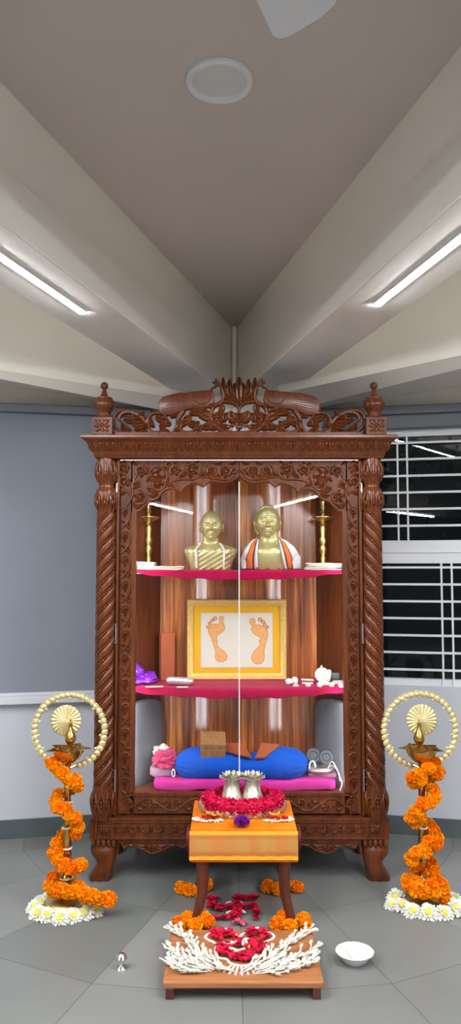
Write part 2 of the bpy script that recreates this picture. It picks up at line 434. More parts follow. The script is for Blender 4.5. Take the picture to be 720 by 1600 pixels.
m = M(); m.bx(-HW - .16, -HW, BACKY, YW + .1, 0, CEIL); struct(m.build('wall_west', K['farwall'], smooth=False))
m = M(); m.bx(HW, HW + .16, BACKY, YW + .1, 0, CEIL); struct(m.build('wall_east', K['farwall'], smooth=False))
m = M(); m.bx(-HW - .16, HW + .16, BACKY - .16, BACKY, 0, CEIL); struct(m.build('wall_front', K['farwall'], smooth=False))
# radiating beams
def beam(name, p0, p1, w, side, z0=BEAM):
    """p0->p1 is the inner lower edge, w the width to the outer side"""
    p0 = Vector((p0[0], p0[1], 0)); p1 = Vector((p1[0], p1[1], 0)); d = (p1 - p0).normalized()
    nrm = Vector((d.y, -d.x, 0)); 
    if nrm.x * side < 0: nrm = -nrm
    q = [p0, p1, p1 + nrm * w, p0 + nrm * w]
    m = M(); m.add([v + Vector((0, 0, z0)) for v in q] + [v + Vector((0, 0, CEIL + .02)) for v in q],
        [(0, 3, 2, 1), (4, 5, 6, 7), (0, 1, 5, 4), (1, 2, 6, 5), (2, 3, 7, 6), (3, 0, 4, 7)])
    o = struct(m.build(name, K['paint'], smooth=False, bevel=.006))
    return d, nrm
LB0 = Vector((.010, 4.53)); LB1 = LB0 + Vector((-.70, -2.37)) * 2.6
RB0 = Vector((.036, 4.53)); RB1 = RB0 + Vector((.607, -2.53)) * 2.45
dl, nl = beam('beam_left', LB0, LB1, .28, -1)
dr_, nr = beam('beam_right', RB0, RB1, .27, 1)
# light strip in the corner between the beams
m = M(); m.lathe([(.013, BEAM - .6), (.013, CEIL)], (.023, 4.505, 0), 12); struct(m.build('trim_1', K['paint']))
# cross beams running off the corner above the windows (underside falls a little toward the corner)
def soffit(name, f0, f1, b0, b1):
    f0, f1, b0, b1 = map(Vector, (f0, f1, b0, b1))
    up = lambda v: Vector((v.x, v.y, CEIL + .02))
    m = M(); m.add([f0, f1, b1, b0, up(f0), up(f1), up(b1), up(b0)], [(0, 3, 2, 1), (4, 5, 6, 7), (0, 1, 5, 4), (1, 2, 6, 5), (2, 3, 7, 6), (3, 0, 4, 7)])
    struct(m.build(name, K['paint'], smooth=False))
def ext(a, b, t): return Vector(a).lerp(Vector(b), t)
ZS = 2.42
A = G(0, 578, ZS); B = G(200, 610, ZS)
wl = lambda x, z: Vector((x, wallY(x) + .02, z))
soffit('beam_rear_left', ext(B, A, 2.6), ext(B, A, -.72), wl(-2.4, 2.62), wl(-.20, 2.345))
A = G(720, 555, ZS); B = G(460, 610, ZS)
soffit('beam_rear_right', ext(B, A, 2.4), ext(B, A, -.12), wl(2.4, 2.60), wl(.20, 2.345))
# ------------------------------------------------------------------ left window behind its blind
def wpt(side, x, out, z):
    nrm = Vector((-SL * side, -1, 0)).normalized()
    return Vector((APX + side * x, APY - SL * x, z)) + nrm * out
def wbox(m, side, x0, x1, o0, o1, z0, z1):
    q = [wpt(side, x0, o0, 0), wpt(side, x1, o0, 0), wpt(side, x1, o1, 0), wpt(side, x0, o1, 0)]
    m.add([p + Vector((0, 0, z0)) for p in q] + [p + Vector((0, 0, z1)) for p in q],
          [(0, 3, 2, 1), (4, 5, 6, 7), (0, 1, 5, 4), (1, 2, 6, 5), (2, 3, 7, 6), (3, 0, 4, 7)])
def wroot(name, side, x, z):
    o = bpy.data.objects.new(name, None); C.objects.link(o); o.location = wpt(side, x, 0, z); o['kind'] = 'structure'; return o
def window(name, side, vup, vlo, vspan):
    a, b = .52, 2.7
    w = wroot(name, side, 1.6, WZ0)
    m = M()
    for (z0, z1) in ((WZ1 - .035, WZ1), (1.478, 1.607), (WZ0, .836)): wbox(m, side, a, b, -.075, -.03, z0, z1)
    for x in (a, b - .035, 1.62): wbox(m, side, x, x + .035, -.075, -.03, WZ0, WZ1)
    wbox(m, side, a, b, -.032, -.022, 1.538, 1.545)
    m.build('window_frame', K['white'], w, smooth=False)
    m = M()
    wbox(m, side, a, b, -.060, -.056, 1.60, WZ1 - .03); wbox(m, side, a, b, -.060, -.056, .83, 1.48)
    m.build('pane', K['pane'], w, smooth=False)
    m = M()
    zt = [2.162 - .0945 * k for k in range(6)]; zb = [1.455 - .0945 * k for k in range(7)]
    for z in zt + zb: wbox(m, side, a, b, -.03, -.018, z - .006, z + .006)
    for x in vup: wbox(m, side, x - .005, x + .005, -.032, -.020, 1.60, WZ1)
    for x in vlo: wbox(m, side, x - .005, x + .005, -.032, -.020, WZ0, 1.48)
    m.build('grille', K['white'], w, smooth=False)
    return w
xs = lambda px, py, Y: W(px, py, Y).x - APX
window('window_1', 1, [xs(622, 750, 4.32), xs(637, 750, 4.31), 1.55, 1.61, 2.2, 2.26], [xs(692, 960, 4.27), xs(709, 960, 4.25), 1.75, 1.81], 0)
window('window_2', -1, [.95, 1.0, 1.6, 1.66], [.95, 1.0, 1.6, 1.66], 0)
m = M(); wbox(m, -1, .55, 2.75, -.05, .05, .715, .757); struct(m.build('trim_2', K['sill'], smooth=False, bevel=.004))
def blind(label, side, x0, x1, zb, roll):
    t = thing('roller_blind', label, 'blind', wpt(side, (x0 + x1) / 2, 0, 2.3))
    m = M(); wbox(m, side, x0, x1, .002, .055, 2.315, 2.365); m.build('head_box', K['blindd'], t, smooth=False, bevel=.006)
    if roll:
        m = M(); wbox(m, side, x0 + .01, x1, .008, .045, zb, 2.315); m.build('fabric', K['blindd'], t, smooth=False, bevel=.01)
    else:
        m = M(); wbox(m, side, x0 + .01, x1, .012, .016, zb + .012, 2.318); m.build('fabric', K['blind'], t, smooth=False)
    m = M(); wbox(m, side, x0 + .01, x1, .009, .021, zb, zb + .016); m.build('bottom_bar', K['blindd'] if roll else K['sill'], t, smooth=False)
    return t
blind('grey roller blind drawn down over the left window', -1, .50, 2.6, .758, False)
blind('grey roller blind rolled up above the barred right window', 1, .50, 2.6, 2.235, True)
# outside: night garden seen through the bars
K['leafn'] = mat('night_leaves', sr(40, 74, 44), .5, var=.5, vscale=2)
K['trunk'] = mat('bark', sr(60, 50, 40), .9, var=.2)
m = M(); rr = random.Random(3)
for k in range(900):
    c = Vector((rr.uniform(1.2, 3.6), rr.uniform(6.2, 7.4), rr.gauss(3.0, .55)))
    e = Euler((rr.uniform(0, 6), rr.uniform(0, 6), rr.uniform(0, 6))).to_matrix(); l = rr.uniform(.05, .12)
    m.add([c + e @ Vector(p) for p in ((0, 0, 0), (l * .5, .25 * l, .1 * l), (l, 0, 0), (l * .5, -.25 * l, .1 * l))], [(0, 1, 2, 3)])
tr = thing('garden_tree', 'dark leafy tree in the night garden behind the barred window', 'tree', (2.4, 6.8, 0))
m.build('foliage', K['leafn'], tr, recalc=False)
m = M(); m.tube([(2.4, 6.8, 0), (2.38, 6.8, 1.4), (2.5, 6.85, 2.8)], [.09, .07, .04], 10); m.build('trunk', K['trunk'], tr)
# ------------------------------------------------------------------ ceiling fittings
c = G(343, 124, CEIL); c.z = CEIL
t = thing('ceiling_light', 'round white ceiling light switched off above the cabinet', 'ceiling light', (c.x, c.y, CEIL))
m = M(); m.lathe([(.098, 0), (.099, -.010), (.094, -.017), (.082, -.014), (.077, -.002), (.077, 0)], c, 64); m.build('rim', K['lamprim'], t)
m = M(); m.lathe([(0, -.006), (.04, -.006), (.078, -.004), (.078, 0)], c, 64); m.build('diffuser', K['lampoff'], t)
# ceiling fan, mostly above the frame
hub = Vector((-.045, .974, 2.6))
t = thing('ceiling_fan', 'white ceiling fan with one blade tip reaching into view', 'fan', (hub.x, hub.y, CEIL))
m = M(); m.lathe([(.0, .29), (.06, .29), (.055, .25), (.014, .24), (.012, .09), (.05, .075), (.095, .05), (.11, .01), (.10, -.03), (.06, -.055), (0, -.06)], hub, 40); m.build('motor', K['white'], t)
def blade(a0):
    m = M(); ax = Vector((sin(a0), cos(a0), 0)); pb = Vector((cos(a0), -sin(a0), 0))
    out = [(.11, -.035), (.2, -.072), (.50, -.078), (.606, -.077), (.622, -.068), (.626, -.045), (.620, -.02), (.605, .03), (.585, .062), (.565, .075), (.5, .077), (.3, .078), (.2, .07), (.11, .035)]
    top = []; 
    n = len(out); vs = []
    for dz in (.004, -.004):
        for (a, b) in out: vs.append(hub + ax * a + pb * b + Vector((0, 0, dz + b * .12)))
    m.add(vs, [tuple(range(n)), tuple(reversed(range(n, 2 * n)))] + [(i, (i + 1) % n, n + (i + 1) % n, n + i) for i in range(n)])
    return m
for k in range(3): blade(radians(20 + 120 * k)).build('blade', K['white'], t, smooth=False, bevel=.002)
# LED battens under the beams
def batten(label, p0, p1, z, w=.016, mt=None, group=None, drop=.0035):
    p0 = Vector((p0[0], p0[1], z)); p1 = Vector((p1[0], p1[1], z)); d = (p1 - p0).normalized(); nn = Vector((-d.y, d.x, 0)); U = Vector((0, 0, 1))
    t = thing('led_batten', label, 'strip light', (p0 + p1) / 2, group)
    m = M(); 
    prof = [(-w * 1.15, 0), (-w * 1.15, -.006), (w * 1.15, -.006), (w * 1.15, 0)]
    m.add([p0 + nn * a + U * b for a, b in prof] + [p1 + nn * a + U * b for a, b in prof], [(0, 1, 5, 4), (1, 2, 6, 5), (2, 3, 7, 6), (3, 0, 4, 7), (0, 3, 2, 1), (4, 5, 6, 7)])
    m.build('housing', K['white'], t, smooth=False)
    m = M(); n = 9; a_ = [(-w * cos(pi * k / (n - 1)), -.006 - drop * sin(pi * k / (n - 1))) for k in range(n)]
    m.add([p0 + nn * a + U * b for a, b in a_] + [p1 + nn * a + U * b for a, b in a_], [(k, (k + 1) % n, n + (k + 1) % n, n + k) for k in range(n)] + [tuple(range(n)), tuple(reversed(range(n, 2 * n)))])
    m.build('tube', mt or K['led'], t)
    return t
def onbeam(P0, P1, nrm, w, Y):
    s = (Y - P0.y) / (P1.y - P0.y); q = P0.lerp(P1, s); return (q.x + nrm.x * w / 2 / max(.5, abs(nrm.x)), Y)
batten('lit white strip light under the left beam', onbeam(LB0, LB1, nl, .28, 2.99), onbeam(LB0, LB1, nl, .28, .9), BEAM - .0015)
batten('lit white strip light under the right beam', onbeam(RB0, RB1, nr, .27, 2.90), onbeam(RB0, RB1, nr, .27, .8), BEAM - .0015)
for nm, a, b, side, t0, t1 in (('beam_far_left', (-1.77, -2.4), (-.42, -7.4), -1, .2, .8), ('beam_far_right', (1.62, -1.5), (.21, -7.0), 1, .06, .64)):
    a = Vector(a); b = Vector(b); d = (b - a).normalized(); n_ = Vector((-d.y, d.x)); n_ = n_ if n_.x * side > 0 else -n_
    beam(nm, a - n_ * .14, b - n_ * .14, .28, side)
    batten('lit white strip light under a beam behind the camera', a.lerp(b, t0), a.lerp(b, t1), BEAM - .0015, w=.018, mt=K['ledr'], drop=.03, group='strip lights in the rear of the hall')
for (x0, y0, x1, y1) in ((-2.6, -.5, -2.6, 2.3), (2.6, -.5, 2.6, 2.3)):  # unseen lights added to brighten the room and the beam sides
    batten('unseen strip light added near the side wall to brighten the hall', (x0, y0), (x1, y1), CEIL, w=.02, mt=K['ledr'], drop=.03, group='added strip lights along the side walls')
# ================================================================== CARVED CABINET
CX = .042; YF = 3.70
def F(px, py, Y=YF):
    w = W(px, py, Y); return (w.x - CX, w.z)
def PX(py, Y=YF): return F(0, py, Y)[1]
S1 = 3.05e-3        # metres per photo pixel at the front plane
def carve(m, pts, w, yp, h=.008, side=1, kind='stem', back=0., n=5, smooth=True):
    """a carved relief stroke following photo points on the plane y=yp"""
    P = [Vector((F(p[0], p[1], yp)[0] * side + CX, 0, F(p[0], p[1], yp)[1])) for p in pts]
    if smooth: P = cat(P, n)
    L = len(P)
    def wid(t):
        if callable(w): return w(t)
        if isinstance(w, (tuple, list)):
            q = t * (len(w) - 1); i = min(int(q), len(w) - 2); return w[i] + (w[i + 1] - w[i]) * (q - i)
        return w
    if kind == 'leaf': sec = [(-1, 0), (-.72, .75), (-.3, .95), (0, .45), (.3, .95), (.72, .75), (1, 0)]
    else: sec = [(-1, 0), (-.75, .65), (-.3, .96), (.3, .96), (.75, .65), (1, 0)]
    if back: sec = sec + [(.9, -back / h), (-.9, -back / h)]
    k = len(sec); b = len(m.v)
    for i, p in enumerate(P):
        d = P[min(i + 1, L - 1)] - P[max(i - 1, 0)]; d = d.normalized() if d.length > 1e-9 else Vector((1, 0, 0))
        nn = Vector((-d.z, 0, d.x)); t = i / (L - 1); ww = max(wid(t) * S1 / 2, 2e-4)
        hh = h * min(1, .35 + ww / (h * .9))
        for (a, q) in sec: m.v.append(p + nn * a * ww + Vector((0, yp - q * hh, 0)))
    loop = k if back else k - 1
    for i in range(L - 1):
        for j in range(loop):
            j2 = (j + 1) % k
            m.f.append((b + i * k + j, b + i * k + j2, b + (i + 1) * k + j2, b + (i + 1) * k + j))
    m.f.append(tuple(b + j for j in range(k))); m.f.append(tuple(b + (L - 1) * k + j for j in range(k)))
def leaf(m, a, b_, w, yp, h=.008, side=1, bend=.2, back=0.):
    dx, dy = b_[0] - a[0], b_[1] - a[1]
    mid = ((a[0] + b_[0]) / 2 - dy * bend, (a[1] + b_[1]) / 2 + dx * bend)
    carve(m, [a, mid, b_], lambda t: w * (.12 + .88 * sin(pi * min(1, t * .92 + .04)) ** .8), yp, h, side, 'leaf', back, n=4)
def spiral(cx, cy, r, a0, turns, r1=.25, n=18):
    return [(cx + (r + (r * r1 - r) * i / n) * cos(a0 + 2 * pi * turns * i / n), cy + (r + (r * r1 - r) * i / n) * sin(a0 + 2 * pi * turns * i / n)) for i in range(n + 1)]
def scroll(m, cx, cy, r, a0, turns, yp, h=.008, side=1, w=3.2, back=0., leaves=4, bud=True):
    w = w * 1.15
    P = spiral(cx, cy, r, a0, turns)
    carve(m, P, [w * 1.25, w * 1.1, w * .6], yp, h * 1.25, side, 'stem', back, n=2)
    s = 1 if turns > 0 else -1
    for k in range(leaves):
        a = a0 + s * (.5 + k * 1.25)
        p0 = (cx + r * .95 * cos(a), cy + r * .95 * sin(a)); p1 = (cx + r * .2 * cos(a + s * .8), cy + r * .2 * sin(a + s * .8))
        leaf(m, p0, p1, w * 1.7, yp - .001, h * 1.05, side, .25 * s, back)
    if bud: 
        x, z = F(cx, cy, yp); m.ball((x * side + CX, yp - h * .5, z), (r * .22 * S1, h * .7, r * .22 * S1), 2)
cab = thing('display_cabinet', 'tall carved brown teak display cabinet with glass doors and twisted columns', 'cabinet', (CX, YF + .2, 0))
zb = PX(1310); zt = PX(714)                         # carcass bottom / top
XO = .672                                           # carcass half width
YB = 4.16
# -------- carcass
m = M()
m.bx(CX - XO, CX - XO + .02, YF + .05, YB, zb, zt); m.bx(CX + XO - .02, CX + XO, YF + .05, YB, zb, zt)
m.bx(CX - XO, CX + XO, YF + .05, YB, zb, .385); m.bx(CX - XO, CX + XO, YF + .05, YB, zt - .02, zt)
for s in (-1, 1):
    m.bx(CX + s * .565, CX + s * XO, YF + .03, YF + .06, zb, zt)        # face frame behind column
    m.bx(CX + s * .578, CX + s * .592, YF + .004, YF + .05, zb + .1, zt)  # bead strip beside the door
m.build('carcass', K['teakd'], cab, smooth=False, bevel=.002)
_BY = [0.0]  # panel ramps invented so the strip lights mirror as two upright streaks
for _i in range(480):
    _x = .48 - (_i + .5) * .001; _BY.append(_BY[-1] + .001 * .375 * exp(-((_x - .187) / .05) ** 4))
def backY(x): return 4.13 - _BY[max(0, min(480, int(round((.48 - abs(x)) * 1000))))]
m = M(); m.grid(lambda u, v: (CX - .415 + .83 * u, backY(-.415 + .83 * u), .385 + (zt - .405) * v), 240, 1)
m.grid(lambda u, v: (CX - .415 + .83 * u, backY(-.415 + .83 * u) + .008, .385 + (zt - .405) * v), 240, 1)
m.build('back_panel', K['veneer'], cab, ang=180, recalc=False)
for s in (-1, 1):
    m = M(); a = Vector((CX + s * .415, 4.13, 0)); b_ = Vector((CX + s * .60, 3.765, 0)); d = Vector((s * .01, .003, 0))
    z0, z1 = .385, zt - .02
    m.add([a + Vector((0, 0, z0)), b_ + Vector((0, 0, z0)), b_ + Vector((0, 0, z1)), a + Vector((0, 0, z1))] + [v + d for v in (a + Vector((0, 0, z0)), b_ + Vector((0, 0, z0)), b_ + Vector((0, 0, z1)), a + Vector((0, 0, z1)))],
          [(0, 1, 2, 3), (7, 6, 5, 4), (0, 4, 5, 1), (1, 5, 6, 2), (2, 6, 7, 3), (3, 7, 4, 0)])
    m.build('side_lining', K['teakd'], cab, smooth=False)
# -------- shelves with a bowed front
TOPZ, MIDZ, LOWZ = 1.437, .868, .385
def shelf_front(x): return 3.758 + .085 * abs((x) / .56) ** 2
def sidelim(y): return .595 - (y - 3.765) * (.185 / .365)
for z in (TOPZ, MIDZ):
    m = M(); n = 40; fr = [(-.555 + 1.11 * i / n) for i in range(n + 1)]
    fr = [(x, shelf_front(x)) for x in fr]; hb = sidelim(4.125)
    poly = fr + [(hb, 4.125), (-hb, 4.125)]; k = len(poly)
    m.add([(CX + x, y, z - .014) for x, y in poly] + [(CX + x, y, z - .004) for x, y in poly],
          [tuple(reversed(range(k))), tuple(range(k, 2 * k))] + [(i, (i + 1) % k, k + (i + 1) % k, k + i) for i in range(k)])
    m.build('shelf', K['shelfg'], cab, smooth=False)
# -------- columns
def column(s):
    cx = CX - s * F(163.3, 1000)[0]
    cy = YF + .01
    z0, z1 = PX(1229), PX(801)
    R0 = 15.2 * S1; col = None
    m = M(); nz = 260; na = 72; tw = 5.2 * 2 * pi; H = z1 - z0; st = 4
    def f(u, v):
        a = 2 * pi * u; z = z0 + H * v
        ph = st * a + (-s) * st * -tw * v * 1.0
        c = .5 + .5 * cos(ph); 
        r = R0 - .0105 * (1 - min(1, c * 2.1)) ** .9
        return (cx + r * cos(a), cy + r * sin(a), z)
    m.grid(f, na, nz, cu=True)
    c0 = [(R0 * .98, z0 - .004), (R0 * 1.02, z0), (R0 * .98, z0 + .006)]; m.lathe(c0, (cx, cy, 0), 48, cap=True)
    nb = 150
    for q in range(st):
        for i in range(nb):
            v = (i + .5) / nb
            # groove where cos(ph) = -1
            a = (pi + 2 * pi * q - (-s) * st * -tw * v) / st
            if sin(a) > .35: continue
            r = R0 - .0062
            m.ball((cx + r * cos(a), cy + r * sin(a), z0 + H * v), .0066, 1)
    sh = m.build('column', K['teak'], cab, ang=60)
    # capital: two carved bulbs
    def bulb(m, prof, lobes, amp):
        m.lathe(prof, (cx, cy, 0), 64, fn=lambda a, z: 1 + amp * abs(sin(a * lobes / 2)) - amp)
    def prof(ys, wid): return [(w * S1, PX(y)) for y, w in zip(ys, wid)][::-1]
    m = M()
    bulb(m, prof([801, 797, 790, 780, 770, 765, 762, 758, 755, 752, 745, 735, 722, 714], [13.5, 14.8, 15.5, 17, 17, 15, 12, 11.5, 13, 14.5, 16.8, 17, 15, 13.8]), 10, .10)
    for (ya, yb, r, up) in ((752, 722, 15.4, 1), (796, 768, 15.8, -1)):
        for k in range(5):
            a = -pi / 2 + (k - 2) * .72
            for dd in (-1, 1):
                P = []
                for i in range(9):
                    t = i / 8; yy = yb + (ya - yb) * t
                    aa = a + dd * .26 * (sin(pi * t) * (1 - t * .2)) + dd * .16 * max(0, t - .7) * 3
                    rr = (r + 2.0 * sin(pi * min(1, t * 1.1))) * S1
                    P.append((cx + rr * cos(aa), cy + rr * sin(aa), PX(yy)))
                m.tube(P, [.0022 + .0045 * sin(pi * i / 8) for i in range(9)], 6)
            rr = (r + 2.0) * S1; m.ball((cx + rr * cos(a), cy + rr * sin(a), PX(ya - (ya - yb) * .35)), (.006, .006, .013), 2)
    m.build('capital', K['teak'], sh, ang=60)
    m = M()
    bulb(m, prof([1229, 1234, 1244, 1256, 1266, 1272, 1277, 1280], [15.6, 16.2, 16.8, 18.0, 18.2, 16.5, 13, 13])[::1], 10, .08)
    for k in range(5):
        a = -pi / 2 + (k - 2) * .66
        for dd in (-1, 1):
            P = []
            for i in range(9):
                t = i / 8; yy = 1236 + 34 * t; aa = a + dd * .27 * sin(pi * t) 
                rr = (16.4 + 2.2 * sin(pi * min(1, t * 1.05))) * S1
                P.append((cx + rr * cos(aa), cy + rr * sin(aa), PX(yy)))
            m.tube(P, [.002 + .0045 * sin(pi * i / 8) for i in range(9)], 6)
        for j in range(4):
            rr = (17.6) * S1; m.ball((cx + rr * cos(a), cy + rr * sin(a), PX(1244 + j * 7)), (.007 - .001 * j, .005, .008), 1)
    m.build('column_base', K['teak'], sh, ang=60)
for s in (-1, 1): column(s)
# -------- cornice
def sweepU(m, prof, hw, yfront, yback, x0=CX):
    """profile (out, z) run along the front and back along both sides, mitred"""
    k = len(prof); rows = []
    for (corner) in ((-1, 'b'), (-1, 'f'), (1, 'f'), (1, 'b')):
        s, e = corner
        rows.append([(x0 + s * (hw + o), (yfront - o) if e == 'f' else yback, z) for o, z in prof])
    b = len(m.v)
    for r_ in rows: m.v.extend(Vector(p) for p in r_)
    for i in range(3):
        for j in range(k - 1): m.f.append((b + i * k + j, b + (i + 1) * k + j, b + (i + 1) * k + j + 1, b + i * k + j + 1))
    m.f.append((b + k - 1, b + 2 * k - 1, b + 3 * k - 1, b + 4 * k - 1)); m.f.append((b + 3 * k, b + 2 * k, b + k, b))
    m.f.append(tuple(b + j for j in range(k))); m.f.append(tuple(b + 3 * k + j for j in reversed(range(k))))
ZC = lambda py: PX(py, YF - .04)
m = M()
prof = [(.0, ZC(716)), (.006, ZC(715)), (.010, ZC(712)), (.012, ZC(711.5)), (.014, ZC(708)), (.018, ZC(706)), (.027, ZC(702)), (.034, ZC(697)), (.040, ZC(692.5)), (.050, ZC(690)), (.054, ZC(689)), (.062, ZC(687.5)), (.066, ZC(686)), (.066, ZC(682.5)), (.060, ZC(681.5))]
HWC = .686; YC0 = YF - .028
sweepU(m, prof, HWC, YC0, YB + .01)
cor = m.build('cornice', K['teak'], cab, ang=30)
m = M()
def frieze_pt(t): # along the cove, t 0..1 bottom..top
    zz = ZC(706) + (ZC(691) - ZC(706)) * t; o = .018 + .028 * t ** .8
    return o, zz
nl = 46
for i in range(nl + 1):
    x = CX - HWC - .02 + (2 * HWC + .04) * i / nl
    for dx in (-.33, 0, .33):
        P = []
        for j in range(5):
            t = .05 + .9 * j / 4; o, z = frieze_pt(t if dx == 0 else t * .8)
            P.append((x + dx * .03 * sin(pi * (j / 4) * .8) , YC0 - o - .003 + abs(dx) * .008, z))
        m.tube(P, [.0015, .0042, .0056, .0046, .001], 6)
    if i < nl:
        o, z = frieze_pt(.75); m.ball((x + (2 * HWC) / nl / 2, YC0 - o - .001, z), (.006, .004, .008), 1)
m.build('leaf_frieze', K['teak'], cor, ang=60)
for s in (-1, 1):
    m = M()
    for i in range(14):
        y = YC0 + .02 + i * .032
        P = [(CX + s * (HWC + frieze_pt(.05 + .9 * j / 4)[0] + .001), y, frieze_pt(.05 + .9 * j / 4)[1]) for j in range(5)]
        m.tube(P, [.0015, .005, .006, .005, .001], 6)
    m.build('leaf_frieze', K['teak'], cor, ang=60)
m = M(); z = ZC(709.8)
for i in range(150):
    x = CX - HWC - .01 + (2 * HWC + .02) * i / 149; m.ball((x, YC0 - .0145, z), .0036, 1)
m.build('bead_row', K['teak'], cor, ang=60)
# top slab of the cornice
m = M(); m.bx(CX - .605, CX + .600, YF + .0, YF + .05, ZC(681.5), PX(674.5)); m.build('crest_rail', K['teakd'], cab, smooth=False, bevel=.002)
# LED strip in the gap between cornice and doors
m = M(); m.bx(CX - F(560, 716)[0], CX + F(560, 716)[0], YF + .012, YF + .024, PX(718.4), PX(717.3))
m.build('led_strip', K['ledline'], cab, smooth=False)['label'] = 'glowing strip light under the cornice'
# -------- corner blocks with urn finials
for s in (-1, 1):
    bx0, bz0 = F(145.5, 680); bx1, bz1 = F(177, 654)
    cx = CX - s * (bx0 + bx1) / 2 if s > 0 else CX + (bx0 + bx1) / 2
    hw = abs(bx1 - bx0) / 2; cy = YF + .02
    m = M(); m.bx(cx - hw, cx + hw, cy - hw, cy + hw, ZC(681.5), bz1)
    fy = cy - hw
    # raised border
    for (xa, xb, za, zb_) in ((-hw, hw, bz1 - .012, bz1), (-hw, hw, bz0, bz0 + .010), (-hw + .0003, -hw + .011, bz0 + .0101, bz1 - .0121), (hw - .011, hw - .0003, bz0 + .0101, bz1 - .0121)):
        m.bx(cx + xa, cx + xb, fy - .007, fy, za, zb_)
    blk = m.build('corner_block', K['teakd'], cab, smooth=False)
    m = M(); zc = (bz0 + bz1) / 2; rr = hw * .78
    for k in range(8):
        a = k * pi / 4; l = rr * (1.0 if k % 2 == 0 else 1.15)
        m.ball((cx + l * .55 * cos(a), fy - .002, zc + l * .5 * sin(a)), (l * .45, .006, l * .2), 2, rot=(0, -a, 0))
    m.ball((cx, fy - .004, zc), (.007, .007, .007), 2)
    m.build('rosette', K['teak'], blk)
    U = lambda y: PX(y, cy)
    m = M()
    pr = [(653, 12), (651.5, 12.2), (650, 10.5), (645, 10.8), (643, 11.8), (639, 15.5), (634, 17.4), (629, 16.6), (625, 13.6), (623.5, 13.2), (622.5, 13.4), (621.5, 12.2), (620, 7.5), (616, 5), (611, 3.2), (608.5, 3)]
    m.lathe([(r * S1, U(y)) for y, r in pr], (cx, cy, 0), 64, fn=lambda a, z: 1 + (.06 * (abs(sin(a * 7)) - .6) if U(645) < z < U(624) else 0), cap=True)
    m.ball((cx, cy, U(603)), 6.3 * S1, 3)
    m.build('urn_finial', K['teak'], cab, ang=50)
